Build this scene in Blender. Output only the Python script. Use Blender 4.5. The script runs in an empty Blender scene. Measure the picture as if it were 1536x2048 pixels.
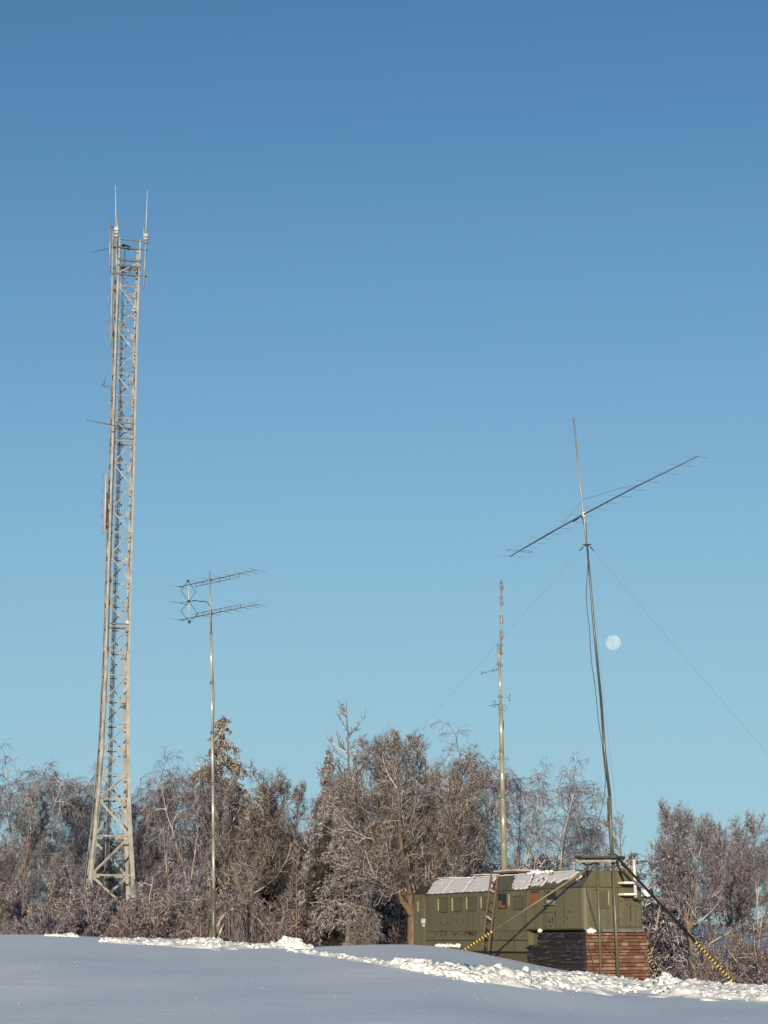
import bpy, math, random
import numpy as np
from mathutils import Vector, Matrix

# ------------------------------------------------------------------ camera, sky, sun
scene = bpy.context.scene
COL = scene.collection
PITCH = math.radians(14.53); FP = 3300.0; EYE = 1.6
cam_d = bpy.data.cameras.new("camera"); cam = bpy.data.objects.new("camera", cam_d); COL.objects.link(cam)
cam.location = (0, 0, EYE); cam.rotation_euler = (math.pi/2 + PITCH, 0, 0)
cam_d.sensor_fit = 'VERTICAL'; cam_d.sensor_height = 36.0; cam_d.sensor_width = 27.0
cam_d.lens = FP/2048*36.0; cam_d.clip_start = 0.5; cam_d.clip_end = 30000
scene.camera = cam

SUN_EL = math.radians(9.3); SUN_AZ = math.radians(6.5)     # azimuth measured left of straight behind the camera
world = bpy.data.worlds.new("World"); scene.world = world; world.use_nodes = True
nt = world.node_tree; nt.nodes.clear()
sky = nt.nodes.new('ShaderNodeTexSky'); sky.sky_type = 'NISHITA'; sky.sun_disc = False
sky.sun_elevation = SUN_EL; sky.sun_rotation = math.pi + SUN_AZ
sky.altitude = 400; sky.air_density = 1.0; sky.dust_density = 0.0; sky.ozone_density = 3.0
bg = nt.nodes.new('ShaderNodeBackground'); bg.inputs[1].default_value = 0.08
wo = nt.nodes.new('ShaderNodeOutputWorld')
sep = nt.nodes.new('ShaderNodeSeparateColor'); comb = nt.nodes.new('ShaderNodeCombineColor'); nt.links.new(sky.outputs[0], sep.inputs[0])
def sky_math(op, a, b):
    n_ = nt.nodes.new('ShaderNodeMath'); n_.operation = op
    for q_, v_ in enumerate((a, b)):
        if isinstance(v_, float): n_.inputs[q_].default_value = v_
        else: nt.links.new(v_, n_.inputs[q_])
    return n_.outputs[0]
for i_, (g_, m_, k_) in enumerate(((2.2, 166.33, 61.23), (2.15, 51.13, 32.31), (2.95, 106.87, 78.0))):      # tone response of the clear, cold winter sky
    q_ = sky_math('POWER', sky_math('MULTIPLY', sep.outputs[i_], .08), g_)
    nt.links.new(sky_math('DIVIDE', sky_math('MULTIPLY', q_, k_/.08), sky_math('ADD', sky_math('MULTIPLY', q_, m_), 1.0)), comb.inputs[i_])
nt.links.new(comb.outputs[0], bg.inputs[0]); nt.links.new(bg.outputs[0], wo.inputs[0])

sun_d = bpy.data.lights.new("sun", 'SUN'); sun_d.energy = 5.0; sun_d.angle = math.radians(0.53); sun_d.color = (1.0, 0.85, 0.64)
sun = bpy.data.objects.new("sun", sun_d); COL.objects.link(sun)
to_sun = Vector((-math.sin(SUN_AZ)*math.cos(SUN_EL), -math.cos(SUN_AZ)*math.cos(SUN_EL), math.sin(SUN_EL)))
sun.rotation_euler = to_sun.to_track_quat('Z', 'Y').to_euler()
scene.view_settings.view_transform = 'Standard'; scene.view_settings.look = 'None'
scene.view_settings.exposure = 0.0; scene.view_settings.gamma = 1.0

# ------------------------------------------------------------------ geometry of the view (turns a measured point and a distance into a place)
CP, SP = math.cos(PITCH), math.sin(PITCH)
def at(px, py, Y):
    a = (px-768)/FP; b = (1024-py)/FP
    d = Vector((a, -SP*b+CP, CP*b+SP)); k = Y/d.y
    return Vector((d.x*k, Y, EYE+d.z*k))
def to_px(p):
    x, y, z = p[0], p[1], p[2]-EYE
    d = y*CP+z*SP
    return 768+FP*x/d, 1024-FP*(-y*SP+z*CP)/d

# ------------------------------------------------------------------ terrain height
_row_px = [-400, 0, 120, 250, 425, 600, 700, 780, 850, 920, 1000, 1080, 1165, 1290, 1400, 1536, 1900]
_row_y  = [1866, 1869, 1870, 1878, 1886, 1895, 1891, 1889, 1890, 1899, 1916, 1934, 1949, 1971, 1973, 1977, 1990]
_H_a = []; _H_z = []
for _p, _r in zip(_row_px, _row_y):
    q = at(_p, _r, 58.0); _H_a.append(math.atan2(q.x, q.y)); _H_z.append(q.z)
_H_a = np.array(_H_a); _H_z = np.array(_H_z)
def _sm(t): t = np.clip(t, 0, 1); return t*t*(3-2*t)
def ground_np(x, y):
    x = np.asarray(x, float); y = np.asarray(y, float)
    a = np.arctan2(x, y); r = np.hypot(x, y)
    H = (np.interp(a-0.008, _H_a, _H_z)+np.interp(a+0.008, _H_a, _H_z)+np.interp(a, _H_a, _H_z))/3
    H = H*(1-_sm((np.abs(a)-1.2)/0.9))
    near = H*np.power(np.minimum(r, 58)/58.0, 1.35)
    right = _sm((a-0.05)/0.1)
    d1 = 0.030*(1-right)+0.045*right
    far = -d1*np.clip(r-60, 0, 60)
    far = far - 20*_sm((r-110)/250.0) + 42*_sm((r-500)/1500.0) + 12*_sm((r-2000)/4000)
    far = far + _sm((r-500)/800)*(5.0*np.sin(a*9+1)+3.0*np.sin(a*23+.5))
    und = 0.035*np.sin(x*.45+.3*y)+0.03*np.sin(y*.31-.2*x+1)+0.02*np.sin(x*1.1-y*.7)
    und = und*_sm((r-4)/10)*(1-.7*_sm((r-40)/12))
    return near+far+und
def ground(x, y): return float(ground_np(x, y))
def hit(px, py, y0=12.0, y1=80.0):
    """where the line of sight through a measured point meets the snow"""
    Y = np.linspace(y0, y1, 400)
    a = (px-768)/FP; b = (1024-py)/FP
    dy = -SP*b+CP; X = a/dy*Y; Z = EYE+(CP*b+SP)/dy*Y
    w = np.where(Z <= ground_np(X, Y))[0]
    if len(w) == 0: return None
    i = w[0]; return Vector((X[i], Y[i], float(ground_np(X[i], Y[i]))))

# ------------------------------------------------------------------ materials
def mat(name, c1, c2=None, scale=3.0, rough=0.7, metal=0.0, bump=0.0, bscale=None, c3=None, spec=0.5,
        stretch=(1, 1, 1), island=0.0, lo=0.35, hi=0.65, detail=6, bdist=0.02):
    m = bpy.data.materials.new(name); m.use_nodes = True; n = m.node_tree; L = n.links
    b = n.nodes['Principled BSDF']; b.inputs['Roughness'].default_value = rough; b.inputs['Metallic'].default_value = metal
    b.inputs['Specular IOR Level'].default_value = spec
    tc = n.nodes.new('ShaderNodeTexCoord'); mp = n.nodes.new('ShaderNodeMapping'); mp.inputs['Scale'].default_value = stretch
    L.new(tc.outputs['Object'], mp.inputs[0])
    if c2 is None: c2 = tuple(v*0.75 for v in c1)
    nz = n.nodes.new('ShaderNodeTexNoise'); nz.inputs['Scale'].default_value = scale; nz.inputs['Detail'].default_value = detail
    L.new(mp.outputs[0], nz.inputs['Vector'])
    fac = nz.outputs[0]
    if island > 0:
        g = n.nodes.new('ShaderNodeNewGeometry'); mx = n.nodes.new('ShaderNodeMix'); mx.data_type = 'FLOAT'
        mx.inputs[0].default_value = island
        L.new(fac, mx.inputs[2]); L.new(g.outputs['Random Per Island'], mx.inputs[3]); fac = mx.outputs[0]
    cr = n.nodes.new('ShaderNodeValToRGB'); cr.color_ramp.elements[0].position = lo; cr.color_ramp.elements[1].position = hi
    cr.color_ramp.elements[0].color = (*c1, 1); cr.color_ramp.elements[1].color = (*c2, 1)
    if c3:
        e = cr.color_ramp.elements.new(min(1.0, hi+.14)); e.color = (*c3, 1)
    L.new(fac, cr.inputs[0]); L.new(cr.outputs[0], b.inputs['Base Color'])
    if bump:
        nb = n.nodes.new('ShaderNodeTexNoise'); nb.inputs['Scale'].default_value = bscale or scale*4; nb.inputs['Detail'].default_value = 5
        L.new(mp.outputs[0], nb.inputs['Vector'])
        bp = n.nodes.new('ShaderNodeBump'); bp.inputs['Strength'].default_value = bump; bp.inputs['Distance'].default_value = bdist
        L.new(nb.outputs[0], bp.inputs['Height']); L.new(bp.outputs[0], b.inputs['Normal'])
    return m
M = {}
M['galv'] = mat('galvanised_steel', (.38, .365, .33), (.25, .24, .22), 2.2, .6, .25)
M['galv_dark'] = mat('weathered_steel', (.16, .16, .15), (.09, .09, .09), 2, .6, .2)
M['alu'] = mat('bare_aluminium', (.60, .56, .44), (.42, .39, .30), 1.6, .30, .35, stretch=(1, 1, .6))
M['alu_dull'] = mat('dull_aluminium', (.42, .36, .30), (.32, .28, .25), 3, .55, .5)
M['thin'] = mat('antenna_rod', (.17, .16, .15), (.12, .12, .12), 3, .5, .5)
M['whip'] = mat('fibreglass_white', (.50, .46, .43), (.42, .40, .38), 2, .5)
M['greenpole'] = mat('green_mast_paint', (.17, .16, .105), (.11, .105, .07), 4, .42, .2, spec=.6)
M['tallpole'] = mat('dark_mast_metal', (.13, .12, .09), (.09, .085, .065), 4, .4, .4)
M['cable'] = mat('black_cable', (.03, .03, .032), (.05, .05, .05), 4, .5)
M['black'] = mat('black_rubber', (.015, .015, .015), (.03, .028, .025), 4, .6)
M['yellow'] = mat('yellow_warning_paint', (.62, .42, .06), (.50, .33, .05), 12, .5)
M['red'] = mat('red_oxide_paint', (.20, .06, .045), (.14, .05, .04), 3, .7)
M['olive'] = mat('olive_paint', (.104, .096, .053), (.136, .124, .073), 1.1, .62, 0, .25, 9, c3=(.070, .056, .037), hi=.60, stretch=(3, 3, .35))
M['olive_dark'] = mat('olive_shutter_paint', (.088, .076, .045), (.10, .088, .05), 2.5, .7)
M['olive_roof'] = mat('olive_roof_sheet', (.085, .075, .055), (.11, .10, .065), 1.5, .6, 0, .3, 8)
M['seam'] = mat('dark_seam', (.03, .03, .02), (.045, .04, .028), 3, .8)
M['stain'] = mat('chipped_paint', (.035, .035, .022), (.06, .035, .02), 5, .8)
M['strip'] = mat('cream_strip', (.42, .36, .19), (.33, .28, .14), 4, .5)
M['orange'] = mat('orange_curtain', (.26, .09, .035), (.18, .06, .03), 4, .8)
M['pane'] = mat('dark_glass', (.012, .014, .018), (.02, .02, .022), 2, .15)
M['cream'] = mat('cream_cloth', (.42, .38, .27), (.33, .3, .2), 4, .8)
M['whitep'] = mat('white_enamel', (.70, .68, .62), (.6, .58, .54), 4, .5)
M['wood'] = mat('weathered_wood', (.11, .07, .045), (.19, .125, .075), 5, .8, 0, .4, 30, stretch=(3, 3, .6))
M['ladder'] = mat('ladder_wood', (.19, .13, .075), (.12, .08, .05), 5, .75, stretch=(3, 3, .5))
M['deck'] = mat('dark_deck_board', (.065, .05, .05), (.035, .03, .03), 5, .7)
M['brick'] = mat('rough_brick', (.13, .052, .036), (.22, .105, .062), 3.2, .9, 0, .8, 14, c3=(.30, .22, .15), island=.45, lo=.3, hi=.58, stretch=(1, 1, 3), bdist=.03)
M['mortar'] = mat('mortar', (.075, .05, .035), (.12, .085, .06), 6, .95, 0, .6, 20)
M['tar'] = mat('tarred_board', (.014, .012, .014), (.040, .027, .028), 3, .65, 0, .6, 20, c3=(.12, .07, .09), island=.45, lo=.3, hi=.68)
M['frostboard'] = mat('frosted_edge', (.10, .09, .13), (.22, .20, .26), 9, .7)
M['ledge'] = mat('grey_ledge', (.20, .17, .17), (.13, .11, .10), 4, .7)
M['bark_birch'] = mat('birch_bark', (.62, .52, .43), (.40, .30, .23), 1.2, .75, c3=(.12, .08, .06), hi=.62, bump=.4, bscale=12)
M['bark_brown'] = mat('brown_bark', (.11, .070, .045), (.21, .145, .09), 3.5, .85, 0, .9, 14, c3=(.06, .045, .035), stretch=(2, 2, .5))
M['bark_grey'] = mat('grey_bark', (.12, .095, .075), (.22, .17, .12), 1.6, .85, 0, .8, 10)
def twig(name, a, b, c, **k): return mat(name, a, b, 1.3, .38, 0, c3=c, island=.75, lo=.28, hi=.66, spec=.8, **k)
M['twig_birch'] = twig('icy_birch_twigs', (.070, .055, .060), (.235, .195, .215), (.72, .70, .75))
M['twig_brown'] = twig('icy_brown_twigs', (.068, .050, .040), (.215, .168, .142), (.70, .66, .63))
M['twig_rust'] = twig('icy_rust_twigs', (.070, .042, .042), (.17, .115, .115), (.66, .60, .60))  # rust colour; middle tone also darkened for shade over the low growth
M['twig_pale'] = twig('frosted_pale_twigs', (.095, .08, .078), (.28, .245, .245), (.78, .75, .76))
M['needle'] = mat('dark_needles', (.03, .034, .02), (.08, .07, .045), 1.5, .6, c3=(.40, .35, .30), island=.6, lo=.3, hi=.72)
M['needle_ice'] = mat('icy_needles', (.075, .068, .052), (.34, .30, .25), 1.5, .5, c3=(.78, .73, .66), island=.65, lo=.2, hi=.6)

def snow_mat(name, bump, bscale, dist, c=(.90, .90, .93), crust=False):
    m = bpy.data.materials.new(name); m.use_nodes = True; n = m.node_tree; L = n.links
    b = n.nodes['Principled BSDF']; b.inputs['Base Color'].default_value = (*c, 1)
    b.inputs['Roughness'].default_value = .55; b.inputs['Specular IOR Level'].default_value = .3
    tc = n.nodes.new('ShaderNodeTexCoord')
    prev = None
    for s, d, st in ((bscale, dist, bump), (bscale*.18, dist*4, bump*.7), (bscale*6, dist*.25, bump)):
        nz = n.nodes.new('ShaderNodeTexNoise'); nz.inputs['Scale'].default_value = s; nz.inputs['Detail'].default_value = 4
        L.new(tc.outputs['Object'], nz.inputs['Vector'])
        bp = n.nodes.new('ShaderNodeBump'); bp.inputs['Strength'].default_value = st; bp.inputs['Distance'].default_value = d
        L.new(nz.outputs[0], bp.inputs['Height'])
        if prev: L.new(prev.outputs[0], bp.inputs['Normal'])
        prev = bp
    if crust:                                            # wind-drawn waves in the crust
        mp = n.nodes.new('ShaderNodeMapping'); mp.inputs['Scale'].default_value = (.22, 1.1, 1); mp.inputs['Rotation'].default_value = (0, 0, .35)
        nz = n.nodes.new('ShaderNodeTexNoise'); nz.inputs['Scale'].default_value = 1.0; nz.inputs['Detail'].default_value = 7; nz.inputs['Roughness'].default_value = .62
        bp = n.nodes.new('ShaderNodeBump'); bp.inputs['Strength'].default_value = .5; bp.inputs['Distance'].default_value = .06
        L.new(tc.outputs['Object'], mp.inputs[0]); L.new(mp.outputs[0], nz.inputs['Vector']); L.new(nz.outputs[0], bp.inputs['Height']); L.new(prev.outputs[0], bp.inputs['Normal']); prev = bp
    L.new(prev.outputs[0], b.inputs['Normal'])
    return m
M['snow'] = snow_mat('smooth_snow', .25, 1.5, .02, crust=True)
M['clod'] = snow_mat('broken_snow', .7, 9, .03, (.84, .83, .80))
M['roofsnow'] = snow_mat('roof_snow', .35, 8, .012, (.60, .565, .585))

# ------------------------------------------------------------------ mesh building
def tagp(o, label=None, cat=None, group=None, kind=None, category=None):
    cat = cat or category
    if label: o['label'] = label
    if cat: o['category'] = cat
    if group: o['group'] = group
    if kind: o['kind'] = kind
    return o
def thing(name, loc, label, cat, group=None):
    o = bpy.data.objects.new(name, None); COL.objects.link(o); o.location = loc; o.empty_display_size = .3
    return tagp(o, label, cat, group)
def root_of(o):
    while o.parent: o = o.parent
    return o
class MB:
    def __init__(s): s.v = []; s.f = []; s.m = []; s.cur = 0; s.smooth = []
    def add(s, vs, fs, smooth=False):
        k = len(s.v); s.v += [tuple(p) for p in vs]; s.f += [tuple(i+k for i in f) for f in fs]
        s.m += [s.cur]*len(fs); s.smooth += [smooth]*len(fs)
    def box(s, c, u, v, w):
        """box centred on c with half vectors u, v, w"""
        c, u, v, w = map(Vector, (c, u, v, w))
        P = [c+a*u+b*v+d*w for a in (-1, 1) for b in (-1, 1) for d in (-1, 1)]
        s.add(P, [(0, 1, 3, 2), (4, 6, 7, 5), (0, 4, 5, 1), (2, 3, 7, 6), (0, 2, 6, 4), (1, 5, 7, 3)])
    def bar(s, a, b, wa, wb, ref=(0, 0, 1)):
        a, b = Vector(a), Vector(b); d = (b-a)
        if d.length < 1e-6: return
        t = d.normalized(); r = Vector(ref); 
        if abs(t.dot(r)) > .98: r = Vector((0, 1, 0))
        e1 = (r-t*r.dot(t)).normalized(); e2 = t.cross(e1)
        s.box((a+b)/2, d/2, e1*wa/2, e2*wb/2)
    def tube(s, pts, rad, n=8, cap=True):
        pts = [Vector(p) for p in pts]
        if not hasattr(rad, '__len__'): rad = [rad]*len(pts)
        vs = []; fs = []; N = len(pts)
        d0 = (pts[-1]-pts[0]).normalized(); ref = Vector((0, 0, 1)) if abs(d0.z) < .8 else Vector((0, 1, 0))
        for i, p in enumerate(pts):
            t = (pts[min(i+1, N-1)]-pts[max(i-1, 0)]).normalized()
            e1 = (ref-t*ref.dot(t)).normalized(); e2 = t.cross(e1)
            for k in range(n):
                an = 2*math.pi*k/n; vs.append(p+(e1*math.cos(an)+e2*math.sin(an))*rad[i])
        for i in range(N-1):
            for k in range(n):
                fs.append((i*n+k, i*n+(k+1) % n, (i+1)*n+(k+1) % n, (i+1)*n+k))
        if cap: fs += [tuple(range(n))[::-1], tuple((N-1)*n+k for k in range(n))]
        s.add(vs, fs, True)
    def prism(s, poly, d):
        """polygon (list of points) extruded by d"""
        P = [Vector(p) for p in poly]; D = Vector(d); n = len(P)
        s.add(P+[p+D for p in P], [tuple(range(n))[::-1], tuple(range(n, 2*n))]+[(i, (i+1) % n, (i+1) % n+n, i+n) for i in range(n)])
    def build(s, name, m, parent=None, **tags):
        o0 = Vector((0, 0, 0)); 
        if parent: o0 = Vector(root_of(parent).location)
        elif 'origin' in tags: o0 = Vector(tags.pop('origin'))
        me = bpy.data.meshes.new(name); me.from_pydata([(x-o0.x, y-o0.y, z-o0.z) for x, y, z in s.v], [], s.f)
        for mm in (m if isinstance(m, (list, tuple)) else [m]): me.materials.append(mm)
        me.polygons.foreach_set('material_index', s.m); me.polygons.foreach_set('use_smooth', s.smooth); me.update()
        o = bpy.data.objects.new(name, me); COL.objects.link(o)
        if parent: o.parent = parent
        else: o.location = o0
        return tagp(o, **tags)
def np_mesh(name, V, Q, m, smooth=False):
    me = bpy.data.meshes.new(name); V = np.ascontiguousarray(V, dtype=np.float32); Q = np.ascontiguousarray(Q, dtype=np.int32)
    k = Q.shape[1]
    me.vertices.add(len(V)); me.vertices.foreach_set('co', V.ravel())
    me.loops.add(Q.size); me.loops.foreach_set('vertex_index', Q.ravel())
    me.polygons.add(len(Q)); me.polygons.foreach_set('loop_start', np.arange(0, Q.size, k, dtype=np.int32))
    if smooth: me.polygons.foreach_set('use_smooth', np.ones(len(Q), bool))
    me.update(calc_edges=True); me.materials.append(m); return me
def link(name, me, parent=None, loc=None, **tags):
    o = bpy.data.objects.new(name, me); COL.objects.link(o)
    if parent: o.parent = parent
    if loc is not None: o.location = loc
    return tagp(o, **tags)

# ------------------------------------------------------------------ the snow field and the far land: one sheet
def build_ground():
    fine = np.radians(np.arange(-15, 15.001, .12)); 
    coarse = np.radians(np.concatenate([np.arange(-180, -15, 3), fine*0+999]));
    A = np.concatenate([np.radians(np.arange(-180, -15, 3.)), fine, np.radians(np.arange(18, 180, 3.))])
    R = np.concatenate([np.arange(.0, 8, 1.), np.arange(8, 72, .4), np.geomspace(72, 9000, 150)])
    R[0] = .001
    AA, RR = np.meshgrid(A, R); X = RR*np.sin(AA); Y = RR*np.cos(AA); Z = ground_np(X, Y)
    V = np.stack([X, Y, Z], -1).reshape(-1, 3); na, nr = len(A), len(R)
    i, j = np.meshgrid(np.arange(nr-1), np.arange(na), indexing='ij'); j2 = (j+1) % na
    Q = np.stack([i*na+j, i*na+j2, (i+1)*na+j2, (i+1)*na+j], -1).reshape(-1, 4)[:, ::-1]
    m = M['snow']
    # far land: woods between snow fields, haze and shade put in as blue-grey
    m = m.copy(); m.name = 'snow_field'; n = m.node_tree; L = n.links; b = n.nodes['Principled BSDF']
    tc = n.nodes.new('ShaderNodeTexCoord'); mp = n.nodes.new('ShaderNodeMapping'); mp.inputs['Scale'].default_value = (.012, .0025, .02)
    nz = n.nodes.new('ShaderNodeTexNoise'); nz.inputs['Scale'].default_value = 1.0; nz.inputs['Detail'].default_value = 8
    cr = n.nodes.new('ShaderNodeValToRGB'); cr.color_ramp.elements[0].position = .36; cr.color_ramp.elements[1].position = .64
    cr.color_ramp.elements[0].color = (.09, .10, .11, 1); cr.color_ramp.elements[1].color = (.42, .45, .52, 1)
    ln = n.nodes.new('ShaderNodeVectorMath'); ln.operation = 'LENGTH'
    mr = n.nodes.new('ShaderNodeMapRange'); mr.inputs[1].default_value = 260; mr.inputs[2].default_value = 420
    mx = n.nodes.new('ShaderNodeMix'); mx.data_type = 'RGBA'
    L.new(tc.outputs['Object'], mp.inputs[0]); L.new(mp.outputs[0], nz.inputs['Vector']); L.new(nz.outputs[0], cr.inputs[0])
    L.new(tc.outputs['Object'], ln.inputs[0]); L.new(ln.outputs['Value'], mr.inputs[0])
    L.new(mr.outputs[0], mx.inputs[0]); mx.inputs[6].default_value = (.90, .90, .93, 1); L.new(cr.outputs[0], mx.inputs[7])
    L.new(mx.outputs[2], b.inputs['Base Color'])
    me = np_mesh('snow_ground', V, Q, m, True); link('snow_ground', me, kind='structure')
build_ground()

# ------------------------------------------------------------------ broken snow clods
rng = np.random.default_rng(7); random.seed(7)
def ico():
    import bmesh
    bm = bmesh.new(); bmesh.ops.create_icosphere(bm, subdivisions=2, radius=1)
    V = np.array([v.co[:] for v in bm.verts]); F = np.array([[v.index for v in f.verts] for f in bm.faces]); bm.free(); return V, F
ICO_V, ICO_F = ico()
def lumps(P, S):
    """merged angular lumps at P (N,3), sizes S (N,)"""
    N = len(P); nv = len(ICO_V)
    base = ICO_V[None]*(1+rng.normal(0, .20, (N, nv, 1)))
    pw = rng.uniform(.7, 1.0, (N, 1, 1)); base = np.sign(base)*np.abs(base)**pw
    sc = S[:, None, None]*rng.uniform(.6, 1.25, (N, 1, 3)); sc[:, :, 2] *= .9
    an = rng.uniform(0, 6.28, N); c, s = np.cos(an), np.sin(an)
    tl = rng.uniform(-.7, .7, N); ct, st = np.cos(tl), np.sin(tl)
    V = base*sc
    V2 = V.copy(); V2[..., 1] = V[..., 1]*ct[:, None]-V[..., 2]*st[:, None]; V2[..., 2] = V[..., 1]*st[:, None]+V[..., 2]*ct[:, None]
    V3 = V2.copy(); V3[..., 0] = V2[..., 0]*c[:, None]-V2[..., 1]*s[:, None]; V3[..., 1] = V2[..., 0]*s[:, None]+V2[..., 1]*c[:, None]
    V3 += P[:, None, :]
    F = ICO_F[None]+(np.arange(N)*nv)[:, None, None]
    return V3.reshape(-1, 3), F.reshape(-1, 3)
def interp(xs, ys, x): return float(np.interp(x, xs, ys))
_vn = np.random.default_rng(21).random((256, 256))
def vnoise(x, y, s):
    x = x/s; y = y/s; xi = np.floor(x).astype(int); yi = np.floor(y).astype(int); fx = x-xi; fy = y-yi; fx = fx*fx*(3-2*fx); fy = fy*fy*(3-2*fy)
    g = lambda a, b: _vn[a % 256, b % 256]
    return (g(xi, yi)*(1-fx)+g(xi+1, yi)*fx)*(1-fy)+(g(xi, yi+1)*(1-fx)+g(xi+1, yi+1)*fx)*fy
def berm(top, bot, heap, base=.06, rough=1.0):
    """churned snow lying under the clods, as one rough sheet over the band"""
    tx, ty = zip(*top); bx, by = zip(*bot); g = []
    for px in (tx[0], *np.linspace(tx[0], tx[-1], 12), tx[-1]):
        for py in (np.interp(px, tx, ty), np.interp(px, bx, by)):
            h = hit(px, py) or hit(px, py+3)
            if h: g.append(h)
    x0, x1 = min(p.x for p in g), max(p.x for p in g); y0, y1 = min(p.y for p in g)-2.5, max(p.y for p in g)+1.5
    st = .05; X, Y = np.meshgrid(np.arange(x0, x1, st), np.arange(y0, y1, st)); Z = ground_np(X, Y)
    d = Y*CP+(Z-EYE)*SP; px = 768+FP*X/d; py = 1024-FP*(-Y*SP+(Z-EYE)*CP)/d
    t = np.interp(px, tx, ty); b = np.interp(px, bx, by); q = (py-t)/np.maximum(b-t, 1)
    edge = np.clip(np.minimum(q+.12, 1.05-q)*4+(vnoise(X, Y, .5)-.5)*1.6, 0, 1)*np.clip((px-tx[0])/25, 0, 1)
    gap = np.clip((vnoise(X*.6+31, Y, 1.1)-.30)*6, 0, 1); mid = np.clip(1-np.abs(q-.5)*2.6, 0, 1); edge = edge*np.maximum(gap, mid)
    n = np.abs(vnoise(X+7, Y, .62)-.5)*.26+np.abs(vnoise(X, Y+3, .27)-.5)*.20+vnoise(X, Y, .11)*.07
    hh = base+0*X; n = n*rough
    for hx, hw, hz in (heap or []): hh = hh+hz*.7*np.exp(-((px-hx)/hw)**2)
    Z = Z+(edge>0)*edge*(hh*.6+n)-(.03*(edge <= 0)); keep = edge > 0
    idx = np.arange(X.size).reshape(X.shape); kq = keep[:-1, :-1] | keep[1:, :-1] | keep[:-1, 1:] | keep[1:, 1:]
    a, b_, c, d_ = idx[:-1, :-1][kq], idx[:-1, 1:][kq], idx[1:, 1:][kq], idx[1:, :-1][kq]
    F = np.concatenate([np.stack([a, b_, c], -1), np.stack([a, c, d_], -1)]); V = np.stack([X, Y, Z], -1).reshape(-1, 3)
    u, inv = np.unique(F, return_inverse=True); return V[u], inv.reshape(-1, 3)
def clod_band(name, label, top, bot, n, smin, smax, heap=None, power=5.5, base=.06, rough=1.0):
    P = []; S = []; x0, x1 = top[0][0], top[-1][0]
    tries = 0
    while len(P) < n and tries < n*6:
        tries += 1
        px = rng.uniform(x0, x1); t = interp(*zip(*top), px); b = interp(*zip(*bot), px)
        q = rng.random(); py = t+(b-t)*q
        h = hit(px, py)
        if h is None: h = hit(px, py+3)
        if h is None: continue
        edge = min(1, 4*min(q+.15, 1-q)+.25)
        if abs(q-.5) > .25 and vnoise(np.array([h.x*.6+31]), np.array([h.y]), 1.1)[0] < .36 and rng.random() < .85: continue
        s = (smin+(smax-smin)*rng.random()**power)*edge
        z = h.z+s*.2
        if heap: 
            for hx, hw, hh in heap: z += rng.random()**.6*hh*math.exp(-((px-hx)/hw)**2)*(1-abs(q-.4)*.6)
        P.append((h.x, h.y, z)); S.append(s)
    V, F = lumps(np.array(P), np.array(S))
    Vb, Fb = berm(top, bot, heap, base, rough); V = np.concatenate([Vb, V]); F = np.concatenate([Fb, F+len(Vb)])
    c = V.mean(0); c[2] = V[:, 2].min()
    link(name, np_mesh(name, V-c, F, M['clod']), loc=c, label=label, category='snow', kind='stuff')
def run_clods():
    clod_band('snow_clods', 'low ridge of broken white snow clods around the foot of the silvery antenna pole',
              [(200, 1883), (260, 1882), (360, 1885), (430, 1888), (520, 1893), (625, 1897)],
              [(200, 1884), (260, 1888), (360, 1893), (430, 1899), (520, 1897), (625, 1898)], 4600, .014, .12,
              heap=[(405, 26, .17), (435, 12, .12), (578, 26, .27), (590, 18, .10)], base=.0, rough=.7)
    clod_band('snow_clods', 'small bright patch of broken snow on the crest at the far left', [(88, 1867), (160, 1869)], [(88, 1869), (160, 1872)], 260, .015, .08, base=.03)
    clod_band('snow_clods', 'thin line of snow clods trailing across the smooth snow towards the van',
              [(575, 1899), (680, 1912), (780, 1926), (880, 1938)], [(575, 1903), (680, 1917), (780, 1933), (880, 1945)], 650, .02, .09, power=4, base=-.03, rough=.45)
    clod_band('snow_clods', 'wide bank of large broken snow blocks in front of the green van and brick base',
              [(790, 1929), (850, 1934), (920, 1939), (1000, 1950), (1100, 1955), (1160, 1953), (1230, 1960), (1288, 1972), (1300, 1960), (1340, 1960), (1440, 1970), (1600, 1981)],
              [(790, 1932), (850, 1948), (920, 1962), (1000, 1969), (1100, 1981), (1160, 1984), (1230, 1987), (1290, 1989), (1340, 1992), (1440, 1999), (1600, 2009)],
              7500, .014, .18, heap=[(1010, 60, .08), (1150, 50, .06), (1335, 22, .36), (1400, 40, .14)], base=.02, rough=.8)
    # tiny white snow specks added to stand for glints on the smooth field
    P = []; S = []
    for i in range(260):
        px = rng.uniform(-20, 1560); py = rng.uniform(1900, 2048)
        h = hit(px, py, 8)
        if h is not None: P.append((h.x, h.y, h.z)); S.append(h.y*rng.uniform(.00012, .00026)*(1 if rng.random() < .95 else 1.7))
    V, F = lumps(np.array(P), np.array(S)); link('snow_glints', np_mesh('snow_glints', V, F, M['clod']), label='scattered white snow specks added as glints on the smooth field', category='snow', kind='stuff')
run_clods()

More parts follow.
